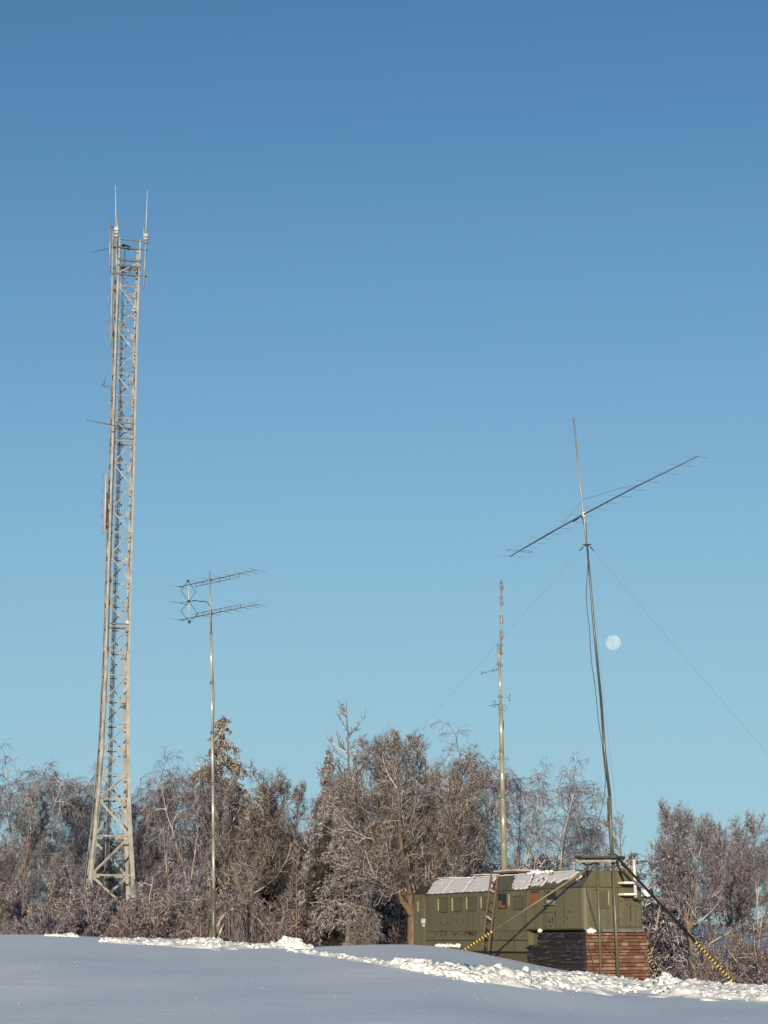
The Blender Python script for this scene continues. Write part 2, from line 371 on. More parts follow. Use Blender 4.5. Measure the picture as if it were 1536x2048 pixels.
# ------------------------------------------------------------------ lattice tower
def lattice_tower():
    Y = 85.0
    rows = [1880, 1690, 1500, 1230, 940, 650, 500, 470]; cxs = [215.5, 221, 227, 234.5, 243.0, 251, 257, 258]
    axis = [at(c, r, Y) for c, r in zip(cxs, rows)]; az = [p.z for p in axis]
    gz = ground(axis[0].x, Y)-.3
    def ctr(z): return Vector((np.interp(z, az, [p.x for p in axis]), Y, z))
    def zr(row): return at(230, row, Y).z
    rz = [gz, zr(1752), zr(1690), zr(1600), zr(1500), zr(1380), zr(1320), zr(480)]
    rr = [1.88, 1.60, 1.42, 1.21, 1.03, .935, .90, .86]
    ph = [math.radians(v) for v in (-30, 60, 150, 240)]            # near, right, far, left corner
    def corner(k, z):
        r = float(np.interp(z, rz, rr)); return ctr(z)+Vector((r*math.sin(ph[k % 4]), -r*math.cos(ph[k % 4]), 0))
    root = thing('lattice_tower', ctr(gz), 'tall square steel lattice tower crowded with antennas, standing among the trees at left', 'tower')
    step = zr(1550)-zr(1600)
    lv = [zr(1830), zr(1752), zr(1674), zr(1600)]; zt = zr(568)
    while lv[-1]+step < zt+.3: lv.append(lv[-1]+step)
    ztop = zr(486)
    zz = [gz]+lv+[ztop]
    for k in range(4):
        mb = MB()
        inn = (corner(k+1, 10)-corner(k, 10)).normalized(); inn2 = (corner(k-1, 10)-corner(k, 10)).normalized()
        for a, b in zip(zz[:-1], zz[1:]):
            w = .20 if a < zr(1600) else (.15 if a < zr(1350) else .095)
            p, q = corner(k, a), corner(k, b)
            mb.bar(p+inn*w/2, q+inn*w/2, w, .018, inn); mb.bar(p+inn2*w/2, q+inn2*w/2, w, .018, inn2)
        mb.build('leg', M['galv'], root)
    for k in range(4):                                     # one bracing panel per face
        mb = MB(); n = len(lv)
        nrm = (ph[k]+ph[(k+1) % 4])/2 if k < 3 else math.radians(-75)
        N = Vector((math.sin(nrm), -math.cos(nrm), 0)); U = (corner(k+1, 10)-corner(k, 10)).normalized()
        side = k % 2
        for i in range(n):
            z = lv[i]; w = .11 if z < zr(1590) else .072
            a, b = corner(k, z), corner(k+1, z)
            mb.bar(a-N*.02, b-N*.02, w*.8, .012, N); mb.bar(a-N*.03, b-N*.03, .012, w*.8, N)
            on0 = (i+side+1) % 2 == 0
            g = a if on0 else b; du = U if on0 else -U; sz = 1.5 if z < zr(1590) else 1
            mb.box(g+du*.13*sz-N*.03, du*.10*sz, Vector((0, 0, .15*sz)), N*.006)
            if i+1 < n:
                c = corner(k+(1 if on0 else 0), lv[i+1]); 
                g2 = corner(k+1, lv[i+1]) if on0 else corner(k, lv[i+1])
                mb.bar(g-N*.045+du*.1, g2-N*.045-du*.1, w*1.05, .012, N); mb.bar(g-N*.055+du*.1, g2-N*.055-du*.1, .012, w, N)
        if True:                                           # last diagonals inside the head
            z1, z2 = lv[-1], zr(529)
            mb.bar(corner(k, z1), corner(k+1, z2) if k != 0 else corner(k+1, z2), .06, .012, N)
        mb.build('bracing', M['galv'], root)
    # climbing ladder with feeder cables inside the shaft
    mb = MB(); off = Vector((-.20, .05, 0)); base = zr(1840)
    pts = [ctr(z)+off for z in np.linspace(base, zt+1.2, 30)]
    for sx in (-.05, .12):
        mb.tube([p+Vector((sx, .1 if sx > 0 else -.05, 0)) for p in pts], .018, 5)
    z = base
    while z < zt+1: c = ctr(z)+off; mb.bar(c+Vector((-.05, -.05, 0)), c+Vector((.12, .1, 0)), .03, .03); z += .3
    mb.build('ladder', M['galv'], root)
    mb = MB()
    for j in range(4):
        o = off+Vector((.02+.028*j, -.12, 0)); mb.tube([ctr(z)+o+Vector((.012*math.sin(z*1.7+j), 0, 0)) for z in np.linspace(base, zt-1-j*2, 60)], .013, 5)
    mb.build('feeder_cable', M['cable'], root)
    mb = MB()
    for j, top_ in enumerate((zr(500), zr(600), zr(860))):
        mb = MB(); mb.tube([corner(0, z)+Vector((.10+.03*j, .03+.01*math.sin(z*3), 0)) for z in np.linspace(base, top_, 60)], .012, 5); mb.build('feeder_cable', M['cable'], root)
    for row_, k_ in ((1250, 1), (1165, 0), (735, 1), (610, 2), (520, 3), (1098, 3)):
        mb = MB(); c_ = corner(k_, zr(row_)); q_ = ctr(zr(row_)); mb.box(c_.lerp(q_, .22), (.09, 0, 0), (0, .06, 0), (0, 0, .14)); mb.build('junction_box', M['galv_dark'] if row_ % 2 else M['whip'], root)
    # head: platform frames and dark beams
    mb = MB()
    for row, w in ((529, .11), (541, .10)):
        z = zr(row)
        for k in range(4): mb.bar(corner(k, z), corner(k+1, z), w, .09)
        if row == 541:
            for t in (.3, .6): mb.bar(corner(0, z).lerp(corner(1, z), t), corner(3, z).lerp(corner(2, z), t), .05, .05)
    mb.build('platform', M['galv_dark'], root)
    mb = MB(); a_, b_ = corner(0, zr(556)), corner(1, zr(530)); mb.bar(a_, b_, .06, .03); mb.build('brace', M['galv'], root)
    mb = MB(); a_, b_ = corner(1, zr(548)), corner(2, zr(532)); mb.bar(a_, b_, .09, .05); mb.build('brace', M['galv_dark'], root)
    mb = MB(); q_ = ctr(zr(497)); mb.tube([q_+Vector((-.2, 0, -.9)), q_+Vector((-.2, 0, .1))], .02, 6); mb.tube([q_+Vector((-.35, 0, .18)), q_+Vector((.05, 0, .02))], [.10, .13], 10); mb.build('wind_gauge', M['black'], root)
    mb = MB(); z = zr(489)
    for k in range(4): mb.bar(corner(k, z), corner(k+1, z), .045, .045)
    mb.build('railing', M['galv_dark'], root)
    for row in (505, 558):
        mb = MB(); z = zr(row); a = corner(0, z); b = corner(1, z); u = (b-a).normalized()
        mb.bar(a-u*.32, b+u*.38, .06, .05)
        a = corner(3, z); b = corner(0, z); u = (b-a).normalized(); mb.bar(a-u*.2, b+u*.15, .045, .045)
        mb.build('crossbar', M['galv_dark'], root)
    # rows where small equipment boxes and rest platforms sit
    for row, dk in ((1252, 1), (1403, 0), (883, 1), (852, 1)):
        z = zr(row); mb = MB()
        if dk:
            mb.bar(corner(0, z).lerp(corner(1, z), .15), corner(0, z).lerp(corner(1, z), .95), .07, .05)
            mb.build('bracket', M['galv_dark'], root); mb = MB()
            mb.bar(corner(3, z).lerp(corner(2, z), .15), corner(3, z).lerp(corner(2, z), .95), .07, .05)
        else:
            c = corner(2, z); 
            for dz in (0, -.12, -.22): mb.box(c+Vector((-.05, -.1, dz)), (.2-.05*abs(dz)*3, 0, 0), (0, .12, 0), (0, 0, .02))
        mb.build('bracket', M['galv_dark'], root)
    def pt(px, row, dy=-.7): return at(px, row, Y+dy)
    # white whips
    for a, b, c in (((231, 371), (232.2, 455), (233.5, 560)), ((295, 381), (291.5, 468), (287, 578))):
        mb = MB(); mb.tube([pt(*b), pt(*a)], [.035, .022], 6); w = mb.build('whip_antenna', M['whip'], root)
        m2 = MB(); m2.tube([pt(b[0]+1, b[1]-2), pt(*c)], .042, 8); m2.tube([pt(b[0]+(3 if a[0] < 260 else -4), b[1]-15), pt(b[0]+(2 if a[0] < 260 else -3), b[1]+14)], .05, 7)
        m2.build('support_pole', M['galv'], w)
        for dr in (3, 10, 17):
            m3 = MB(); m3.box(pt(b[0]+.5, b[1]+dr), (.11, 0, 0), (0, .07, 0), (0, 0, .05 if dr != 3 else .09))
            m3.build('clamp', (M['whip'] if dr == 3 else M['galv']) if a[0] < 260 else (M['galv'] if dr < 17 else M['galv_dark']), w)
    # thick light pipes on the left side
    for a, b, r, m in (((226.3, 464), (222.0, 693), .062, 'galv'), ((220.5, 440), (219.5, 545), .045, 'alu_dull'), ((233.5, 476), (232.0, 560), .04, 'galv')):
        mb = MB(); mb.tube([pt(*a), pt(*b)], r, 8); o = mb.build('antenna_pole', M[m], root)
        for t in (.12, .5, .88): 
            m2 = MB(); p = pt(*a).lerp(pt(*b), t); m2.bar(p, Vector(corner(3, p.z)).lerp(corner(0, p.z), .6), .05, .04)
            m2.build('clamp', M['galv_dark'], o)
    # small yagis
    def yagi(p0, p1, els, L, mname, r=.02):
        mb = MB(); mb.tube([p0, p1], r, 6); o = mb.build('yagi_antenna', M[mname], root)
        d = (p1-p0).normalized(); e = d.cross(Vector((.25, .1, 1))).normalized()
        m2 = MB()
        for i in range(els):
            c = p0.lerp(p1, i/(els-1)); l = L*(1-.25*i/els); m2.tube([c-e*l/2, c+e*l/2], .010, 4)
        m2.build('element', M[mname], o)
    yagi(pt(217, 497, -.6), pt(187, 504, -1.2), 7, .55, 'galv_dark', .012)
    yagi(pt(262, 858, -.9), pt(174, 840, -2.2), 10, .3, 'galv_dark', .022)
    mb = MB(); mb.tube([pt(262, 860, -.85), pt(207, 851, -1.6)], .013, 5); mb.build('strut', M['alu_dull'], root)
    # drooping cluster
    mb = MB(); p = pt(207, 771, -.8); mb.bar(pt(233, 775, -.6), p, .035, .035)
    for dx, dz in ((-.12, .12), (.1, .22), (.14, .5), (.02, .42), (-.1, -.1), (.13, -.12)): mb.tube([p, p+Vector((dx, 0, dz))], .012, 4)
    mb.build('ground_plane_antenna', M['galv_dark'], root)
    # vertical dipoles on thin stubs
    for px, r0, r1, attach in ((216.3, 578, 612, 222), (215.5, 640, 671, 221), (205.5, 946, 986, 212), (204.0, 1000, 1038, 211), (206.5, 1052, 1068, 211)):
        mb = MB()
        for dx in (-1.1, 1.1): mb.tube([pt(px+dx, r0), pt(px+dx-.3, r1)], .011, 4)
        for r_ in (r0, r1): mb.tube([pt(px-1.1, r_), pt(px+1.1, r_)], .011, 4)
        mb.tube([pt(px, (r0+r1)/2), pt(attach, (r0+r1)/2+2)], .012, 4); mb.build('dipole_antenna', M['alu_dull'], root)
    mb = MB(); mb.tube([pt(212.2, 948), pt(209.8, 1062)], .05, 7); o = mb.build('antenna_pole', M['whip'], root)
    mb = MB(); mb.tube([pt(214.8, 985, -.6), pt(212.5, 1058, -.6)], .045, 7)
    for r_ in (1003, 1050): mb.bar(pt(212, r_-2, -.7), pt(227, r_, -.7), .07, .05)
    mb.build('bracket', M['red'], o)
lattice_tower()

# ------------------------------------------------------------------ left telescopic pole with the stacked antenna
def left_pole():
    Y = 61.0
    b = at(427.5, 1886, Y); g = ground(b.x, Y)
    root = thing('antenna_pole', (b.x, Y, g), 'slim silvery pole with double stacked beam antenna, rising from the left snow ridge', 'antenna mast')
    def P(px, py, dy=0): return at(px, py, Y+dy)
    foot = P(427.5, 1892); foot.z = g-.3
    secs = [(foot, P(427.3, 1780), .085, 'greenpole'), (P(427.3, 1780), P(426.6, 1673), .052, 'alu'),
            (P(426.6, 1673), P(425.8, 1568), .052, 'alu'), (P(425.8, 1568), P(424.6, 1466), .050, 'alu'), (P(424.6, 1466), P(423.4, 1366), .047, 'alu'),
            (P(423.4, 1366), P(421.8, 1268), .047, 'alu'), (P(421.8, 1268), P(419.3, 1142), .026, 'alu_dull')]
    for a, c, r, m in secs:
        mb = MB(); mb.tube([a, c], r, 12); mb.build('pole_section', M[m], root)
    for a, c, r, m in secs[1:]:
        mb = MB(); mb.tube([a-Vector((0, 0, .04)), a+Vector((0, 0, .05))], r*1.45+.01, 10); mb.box(a+Vector((r+.03, -.02, 0)), (.03, 0, 0), (0, .02, 0), (0, 0, .03)); mb.build('collar', M['galv_dark'], root)
    mb = MB()                                            # foot braces
    for dx in (-.24, .3, .05): mb.tube([P(427.4, 1845 if dx < .2 else 1830), foot+Vector((dx, -.1 if dx < .2 else .15, .1))], .035, 6)
    mb.build('foot_brace', M['greenpole'], root)
    mb = MB(); mb.tube([P(423, 1240), P(424.5, 1320), P(428.5, 1390), P(427.5, 1470), P(429.5, 1560), P(428.5, 1700), P(430.5, 1790), P(429, 1830), P(434, 1870)], .012, 5); mb.build('cable', M['cable'], root)
    # antenna: both booms run towards the viewer at their right ends
    def boom(l, r):
        zc = (at(*l, Y).z+at(*r, Y).z)/2
        def on(p):  # point at height zc on that sight line
            a = at(p[0], p[1], 1.0); k = (zc-EYE)/(a.z-EYE); return Vector((a.x*k, k, zc))
        return on(l), on(r)
    for l, r, sgn in (((357.8, 1173.8), (513.4, 1140), -1), ((359.6, 1240.2), (515, 1209), 1)):
        a, c = boom(l, r); d = (c-a); u = d.normalized(); e = u.cross(Vector((0, 0, 1))).normalized()
        mb = MB(); mb.tube([a, c], .017, 6); bo = mb.build('boom', M['thin'], root)
        mb = MB()
        t0, t1 = .225, .79
        o = Vector((0, 0, sgn*.13)); mb.tube([a.lerp(c, t0)+o, a.lerp(c, t1)+o], .011, 5)
        for t in (t0, .31, .41, .535, .665, t1): mb.tube([a.lerp(c, t), a.lerp(c, t)+o], .013, 5)
        mb.build('truss', M['thin'], bo)
        for i, t in enumerate((0, .16, .29, .42, .56, .68, .81, .91, 1.0)):
            mb = MB(); q = a.lerp(c, t); L = .98-.012*i
            if i == 1: continue
            mb.tube([q-e*L/2, q+e*L/2], .006, 4); mb.build('element', M['thin'], bo)
        mb = MB(); mb.box(a.lerp(c, .41), (.06, 0, 0), (0, .05, 0), (0, 0, .05)); mb.build('clamp', M['galv_dark'], bo)
    a, c = boom((357.8, 1173.8), (513.4, 1140)); ym = a.lerp(c, .12).y
    Q = lambda px, py: at(px, py, ym)
    mb = MB(); mb.tube([Q(376.3, 1161.5), Q(378.9, 1244)], .022, 6); v = mb.build('driver_pole', M['whip'], root)
    mb = MB()
    top, mid, bot = Q(376.3, 1162.5), Q(377.6, 1203), Q(378.9, 1244)
    for ring in ([top, Q(361.3, 1181), mid, Q(392, 1184), top], [mid, Q(361.5, 1222), bot, Q(395.5, 1228), mid]):
        for p, q in zip(ring[:-1], ring[1:]): mb.tube([p, q], .010, 4)
    mb.build('wire_loop', M['cable'], v)
    e = (c-a).normalized().cross(Vector((0, 0, 1))).normalized()
    mb = MB(); m_ = Q(359, 1206); mb.tube([mid, m_], .012, 5); mb.tube([m_-e*.49, m_+e*.49], .0085, 4); mb.build('element', M['thin'], v)
    for p in (top, mid, bot):
        mb = MB(); mb.tube([p-Vector((0, 0, .05)), p+Vector((0, 0, .05))], .045, 7); mb.build('insulator', M['black'], v)
    mb = MB(); mb.tube([mid, Q(390, 1201), at(401, 1203, Y), at(411, 1202.5, Y), at(416, 1206, Y), at(421, 1215, Y), at(423.5, 1226, Y), at(422, 1245, Y), at(422.5, 1266, Y)], .017, 6); mb.build('cable', M['cable'], root)
left_pole()

# ------------------------------------------------------------------ van body on the brick base
P0 = Vector((6.95, 59.0, 0)); LD = Vector((-.44, .898, 0)).normalized(); WD = Vector((LD.y, -LD.x, 0)); NW = -WD; WID = 2.50
def T(s, w, z): return P0+LD*s+WD*w+Vector((0, 0, z))
def side_pt(px, py, w=0.0):
    """(s, z) where the line of sight meets the long wall"""
    o = Vector((0, 0, EYE)); d = at(px, py, 1.0)-o; q = P0+WD*w; k = (q-o).dot(WD)/d.dot(WD); h = o+d*k
    return (h-P0).dot(LD), h.z
def end_pt(px, py, s=0.0):
    o = Vector((0, 0, EYE)); d = at(px, py, 1.0)-o; q = P0+LD*s; k = (q-o).dot(LD)/d.dot(LD); h = o+d*k
    return (h-P0).dot(WD), h.z
def inside(poly, x, y):
    c = False; j = len(poly)-1
    for i in range(len(poly)):
        xi, yi = poly[i]; xj, yj = poly[j]
        if (yi > y) != (yj > y) and x < (xj-xi)*(y-yi)/(yj-yi)+xi: c = not c
        j = i
    return c
LEN = side_pt(851, 1790)[0]; ZE = side_pt(1150, 1774.5)[1]; ZS = side_pt(1150, 1860)[1]; ZT = at(1190, 1741, 59.4).z
SMID = side_pt(1052, 1800)[0]
print('van', LEN, ZE, ZS, ZT, SMID, end_pt(1284, 1860))
CH = .46
def van():
    gz = ground(P0.x, P0.y)
    root = thing('van_body', T(0, 0, gz), 'long olive green radio van body with snowy chamfered roof, raised on a brick base', 'van body')
    # body with rounded corners
    def outline(z, r=.16, s0=0, s1=LEN):
        pts = []
        for (cs, cw, a0) in ((s0+r, r, 180), (s1-r, r, 90), (s1-r, WID-r, 0), (s0+r, WID-r, -90)):
            for k in range(6):
                a = math.radians(a0-k*18); 
                pts.append((cs+r*math.cos(a), cw-r*math.sin(a)) if False else (cs, cw, a))
        res = []
        for i, (cs, cw, _) in enumerate(pts):
            q, k = divmod(i, 6); t = math.radians(k*18)
            if q == 0: ds, dw = -math.cos(t), -math.sin(t)      # near end / long wall
            elif q == 1: ds, dw = math.sin(t), -math.cos(t)
            elif q == 2: ds, dw = math.cos(t), math.sin(t)
            else: ds, dw = -math.sin(t), math.cos(t)
            res.append(T(cs+ds*r, cw+dw*r, z))
        return res
    mb = MB(); lo = outline(ZS); hi = outline(ZE); n = len(lo)
    mb.add(lo+hi, [(i, (i+1) % n, (i+1) % n+n, i+n) for i in range(n)], True)
    mb.add(lo, [tuple(range(n))]); mb.add(hi, [tuple(range(n))[::-1]])
    body = mb.build('body', M['olive'], root)
    # roof: chamfered prism, its ends upright
    mb = MB(); prof = [(0.0, ZE+.012), (CH, ZT), (WID-CH, ZT), (WID, ZE+.012)]
    s0, s1 = .06, LEN-.02
    A = [T(s0, w, z) for w, z in prof]; B = [T(s1, w, z) for w, z in prof]
    mb.cur = 0; mb.add(A+B, [(0, 4, 5, 1), (1, 5, 6, 2), (2, 6, 7, 3)]); mb.cur = 1; mb.add(A+B, [(0, 1, 2, 3), (7, 6, 5, 4)])
    roof = mb.build('roof', [M['olive_roof'], M['olive']], root)
    mb = MB()                                            # gutter bead along eaves and roof edge
    mb.bar(T(-.01, -.012, ZE), T(LEN, -.012, ZE), .03, .035); mb.bar(T(-.012, .02, ZE), T(-.012, WID-.02, ZE), .025, .03)
    mb.build('gutter', M['seam'], roof)
    mb = MB(); mb.bar(T(.05, CH-.01, ZT+.005), T(LEN, CH-.01, ZT+.005), .02, .05); mb.build('ridge_strip', M['ledge'], roof)
    # skirt below the left half
    mb = MB(); mb.prism([T(SMID, .05, ZS+.02), T(LEN, .05, ZS+.02), T(LEN, .05, ZS-.75), T(SMID, .05, ZS-.75)], WD*2.5); mb.build('skirt', M['olive'], root)
    mb = MB(); mb.prism([T(SMID-.05, .3, ZS-.01), T(LEN, .3, ZS-.01), T(LEN, .3, ZS-2.2), T(SMID-.9, .3, ZS-2.2), T(SMID-.9, .3, ZS-.9), T(SMID-.05, .3, ZS-.9)], WD*1.9); mb.build('underframe', M['olive_dark'], root)
    # seams and rubbing strips
    mb = MB()
    for px in (1052, 1090, 1127, 1008, 932):
        s = side_pt(px, 1820)[0]; mb.box(T(s, -.004, (ZE+ZS)/2), LD*.008, NW*.008, (0, 0, (ZE-ZS)/2-.02))
    mb.bar(T(0.05, -.008, ZS+.03), T(SMID, -.008, ZS+.03), .05, .03)
    mb.bar(T(SMID, .04, ZS-.35), T(LEN, .04, ZS-.35), .035, .03)
    mb.build('seam', M['seam'], body)
    # bottom rail of the end
    mb = MB(); mb.box(T(-.05, WID/2+.3, ZS-.02), WD*(WID/2-.38), LD*.07, (0, 0, .045)); mb.build('ledge', M['ledge'], root)
    # ---- windows on the long wall
    def wall_rect(mb, x0, y0, x1, y1, d, t=.012, cell=None):
        sa, z0 = side_pt(x0, y0); sb, z1 = side_pt(x1, y0); _, zb = side_pt((x0+x1)/2, y1)
        mb.box(T((sa+sb)/2, -d, (z0+zb)/2), LD*abs(sa-sb)/2, NW*t, (0, 0, abs(z0-zb)/2))
    def cp(x, y): return 800+x/2.844, 1660+y/2.844
    def window(rect, strip=None, kind='shutter'):
        x0, y0 = cp(rect[0], rect[1]); x1, y1 = cp(rect[2], rect[3]); mb = MB()
        if kind == 'shutter':
            wall_rect(mb, x0, y0, x1, y1, .012); w = mb.build('window', M['olive_dark'], root)
            m2 = MB(); wall_rect(m2, x0-.6, y0-.8, x1+.6, y0, .016); wall_rect(m2, x1, y0, x1+.6, y1, .016); wall_rect(m2, x0-.6, y0, x0, y1, .016); m2.build('frame', M['seam'], w)
            m2 = MB(); wall_rect(m2, x0, y1+.6, x1, y1+1.4, .018); m2.build('sill', M['seam'], w)
        elif kind == 'open':
            wall_rect(mb, x0-.6, y0-.6, x1+.6, y1+.6, .008); w = mb.build('window', M['seam'], root)
            m2 = MB(); wall_rect(m2, x0+.4, y0+.4, x1-.4, y1-.4, .020, .004); m2.build('pane', M['pane'], w)
            m2 = MB(); wall_rect(m2, x0+.8, y1-16, x0+6.5, y1-2, .026, .003); wall_rect(m2, x0+6.5, y1-7, x1-1, y1-1.5, .026, .003); m2.build('curtain', M['orange'], w)
        elif kind == 'orange':
            wall_rect(mb, x0, y0, x1, y1, .010); w = mb.build('window', M['orange'], root)
            m2 = MB(); wall_rect(m2, x0, y0-1, x1+3, y0+1.5, .022); m2.build('frame', M['seam'], w)
        elif kind == 'dark':
            wall_rect(mb, x0-.6, y0-.6, x1+.6, y1+.6, .008); w = mb.build('window', M['seam'], root)
            m2 = MB(); wall_rect(m2, x0+.4, y0+.4, x1-.4, y1-8, .020, .004); m2.build('pane', M['pane'], w)
            m2 = MB(); wall_rect(m2, x0+.5, y1-9, x1-.3, y1-2.5, .030, .01); m2.build('curtain', M['cream'], w)
            m2 = MB(); sa, za = side_pt(x0-1.5, y1); sb, _ = side_pt(x1+1, y1); m2.box(T((sa+sb)/2, -.08, za), LD*abs(sa-sb)/2, NW*.09, (0, 0, .02)); m2.build('sill', M['ledge'], w)
        if strip:
            m2 = MB(); sx, sy0, sy1 = strip; a, b = cp(sx-2.8, sy0), cp(sx+2.8, sy1); wall_rect(m2, a[0], a[1], b[0], b[1], .03); m2.build('strip', M['strip'], w)
        return w
    window((228, 388, 268, 466), (221, 392, 460)); window((309, 388, 348, 462), (301, 388, 460)); window((390, 386, 433, 458), (382, 384, 450)); window((472, 384, 500, 452), (465, 380, 445))
    window((562, 362, 605, 448), (622, 365, 430), 'open'); window((648, 378, 700, 450)); window((745, 352, 782, 430), None, 'orange'); window((838, 350, 886, 424), None, 'dark')
    mb = MB(); x0, y0 = cp(812, 468); x1, y1 = cp(886, 552)
    for a in ((x0, y0, x1, y0+.6), (x0, y0, x0+.7, y1), (x1-.7, y0, x1, y1)): wall_rect(mb, *a, .008, .008)
    mb.build('hatch', M['seam'], body)
    mb = MB()                                            # chipped paint patches, each with its own ragged outline
    r2 = random.Random(3)
    for cx, cy, sx, sy, n in ((350, 590, 90, 12, 26), (240, 585, 60, 20, 12), (385, 590, 35, 10, 18), (300, 520, 110, 40, 8), (860, 510, 18, 25, 10), (640, 600, 90, 30, 10), (930, 500, 50, 60, 6), (470, 620, 120, 12, 10)):
        for _ in range(n):
            x, y = cp(r2.gauss(cx, sx*.5), r2.gauss(cy, sy*.5)); s, z = side_pt(x, y)
            if z < ZS-.3 or s < .3 or s > LEN-.3 or z > ZE-.15: continue
            m_ = r2.uniform(.02, .06)
            pts = [T(s+math.cos(a)*m_*r2.uniform(.5, 1.3), -.006 if z > ZS else .044, z+math.sin(a)*m_*r2.uniform(.4, 1.5)) for a in [k*math.pi/3.5 for k in range(7)]]
            mb.prism(pts, NW*.004)
    mb.build('paint_chips', M['stain'], body)
    # ---- end wall details
    def end_rect(mb, x0, y0, x1, y1, d, t=.01):
        wa, z0 = end_pt(x0, y0); wb, _ = end_pt(x1, y0); _, zb = end_pt((x0+x1)/2, y1)
        mb.box(T(-d, (wa+wb)/2, (z0+zb)/2), WD*abs(wa-wb)/2, LD*t, (0, 0, abs(z0-zb)/2))
    def ce(x, y): return 1040+x/5.908, 1700+y/5.908
    mb = MB(); end_rect(mb, *ce(945, 480), *ce(1032, 670), .012); w = mb.build('window', M['olive_dark'], root)
    m2 = MB(); end_rect(m2, *ce(1036, 488), *ce(1046, 648), .02); m2.build('strip', M['strip'], w)
    m2 = MB(); end_rect(m2, *ce(945, 684), *ce(1050, 692), .02); m2.build('sill', M['seam'], w)
    mb = MB()
    for a in ((1300, 655, 1370, 662), (1300, 655, 1307, 840), (1150, 440, 1154, 910), (925, 440, 929, 910), (760, 432, 1400, 438), (1150, 905, 1440, 914)): end_rect(mb, *ce(a[0], a[1]), *ce(a[2], a[3]), .008, .008)
    for _ in range(40):
        x, y = ce(r2.uniform(800, 1420), r2.uniform(470, 900)); wv, z = end_pt(x, y); m_ = r2.uniform(.01, .035)
        if wv < .2 or wv > WID-.15: continue
        mb.prism([T(-.005, wv+math.cos(a)*m_*r2.uniform(.6, 1.3), z+math.sin(a)*m_*r2.uniform(.6, 1.5)) for a in [k*math.pi/3 for k in range(6)]], -LD*.004)
    mb.build('seam', M['stain'], body)
    mb = MB(); end_rect(mb, *ce(1230, 575), *ce(1300, 600), .012); mb.build('rust_patch', M['red'], body)
    mb = MB(); end_rect(mb, *ce(1240, 400), *ce(1330, 420), .01); mb.build('rust_patch', M['red'], body)
    # stove pipe with two snow-topped brackets
    def E(px, py, s=-.28):
        wv, z = end_pt(px, py, s); return T(s, wv, z)
    mb = MB(); mb.tube([E(1271.5, 1797), E(1267.5, 1717)], .058, 12); pipe = mb.build('stove_pipe', M['whitep'], root)
    mb = MB(); c = E(1266.8, 1709.5); mb.tube([c-Vector((0, 0, .02)), c+Vector((0, 0, .06))], [.13, .015], 12); mb.tube([c-Vector((0, 0, .14)), c], .012, 5); mb.tube([E(1267.7, 1719), E(1267.5, 1716)], .066, 10); mb.build('pipe_cap', M['galv_dark'], pipe)
    mb = MB(); mb.tube([E(1272, 1799), E(1271.5, 1795)], .085, 10); mb.box(E(1274, 1800, -.1), WD*.12, LD*.2, (0, 0, .02)); mb.build('pipe_collar', M['seam'], pipe)
    for y in (1765, 1788):
        mb = MB(); a, b = E(1243, y+3, -.2), E(1267, y+3, -.2); mb.box((a+b)/2, (b-a)/2, LD*.18, (0, 0, .018)); br = mb.build('bracket', M['red'], root)
        mb = MB(); a, b = E(1242.5, y+.6, -.22), E(1267.5, y+.6, -.22); mb.box((a+b)/2, (b-a)/2, LD*.19, (0, 0, .035)); mb.build('snow_cap', M['clod'], br)
    # side duct with snow
    mb = MB(); a = T(.25, WID-.05, side_pt(1285, 1790)[1]*0+ZE-.32); mb.box(a+WD*.25, WD*.3, LD*.16, (0, 0, .03)); mb.tube([a+WD*.5, a+WD*.62-Vector((0, 0, .4))], .02, 5); sh = mb.build('shelf', M['seam'], root)
    V, F = lumps(np.array([a+WD*.28+Vector((0, 0, .11)), a+WD*.42+Vector((0, 0, .09)), a+WD*.12+Vector((0, 0, .09))]), np.array([.2, .15, .15]))
    link('snow_cap', np_mesh('snow_cap', V-np.array(root.location), F, M['clod']), sh)
    # ---- snow on the roof slope: where it lies, cell by cell
    def cpoly(l): return [cp(x, y) for x, y in l]
    polys = [cpoly([(143, 378), (195, 288), (300, 262), (520, 228), (600, 236), (545, 270), (510, 352), (430, 358), (340, 362), (240, 366)]),
             cpoly([(640, 335), (650, 300), (655, 262), (760, 240), (740, 300), (712, 332), (680, 345)]),
             cpoly([(745, 312), (765, 262), (780, 236), (850, 234), (843, 282), (815, 308), (780, 322)]),
             cpoly([(840, 300), (850, 262), (860, 233), (1000, 225), (1040, 226), (985, 260), (940, 285), (900, 305)]),
             cpoly([(1000, 290), (1028, 256), (1036, 256), (1014, 290)])]
    vn2 = lambda a, b: vnoise(np.array([a]), np.array([b]), 1.0)[0]
    ns, ntt = 520, 36; verts = []; faces = []
    up = Vector((0, 0, 1)); slope = (T(0, CH, ZT)-T(0, 0, ZE+.012)); nn = (LD.cross(slope)).normalized(); 
    if nn.z < 0: nn = -nn
    rs = np.random.default_rng(5); jag = np.cumsum(rs.normal(0, 1, ns+1)); jag = (jag-np.convolve(jag, np.ones(25)/25, 'same'))*2.0
    th = np.zeros((ns+1, ntt+1)); pos = {}
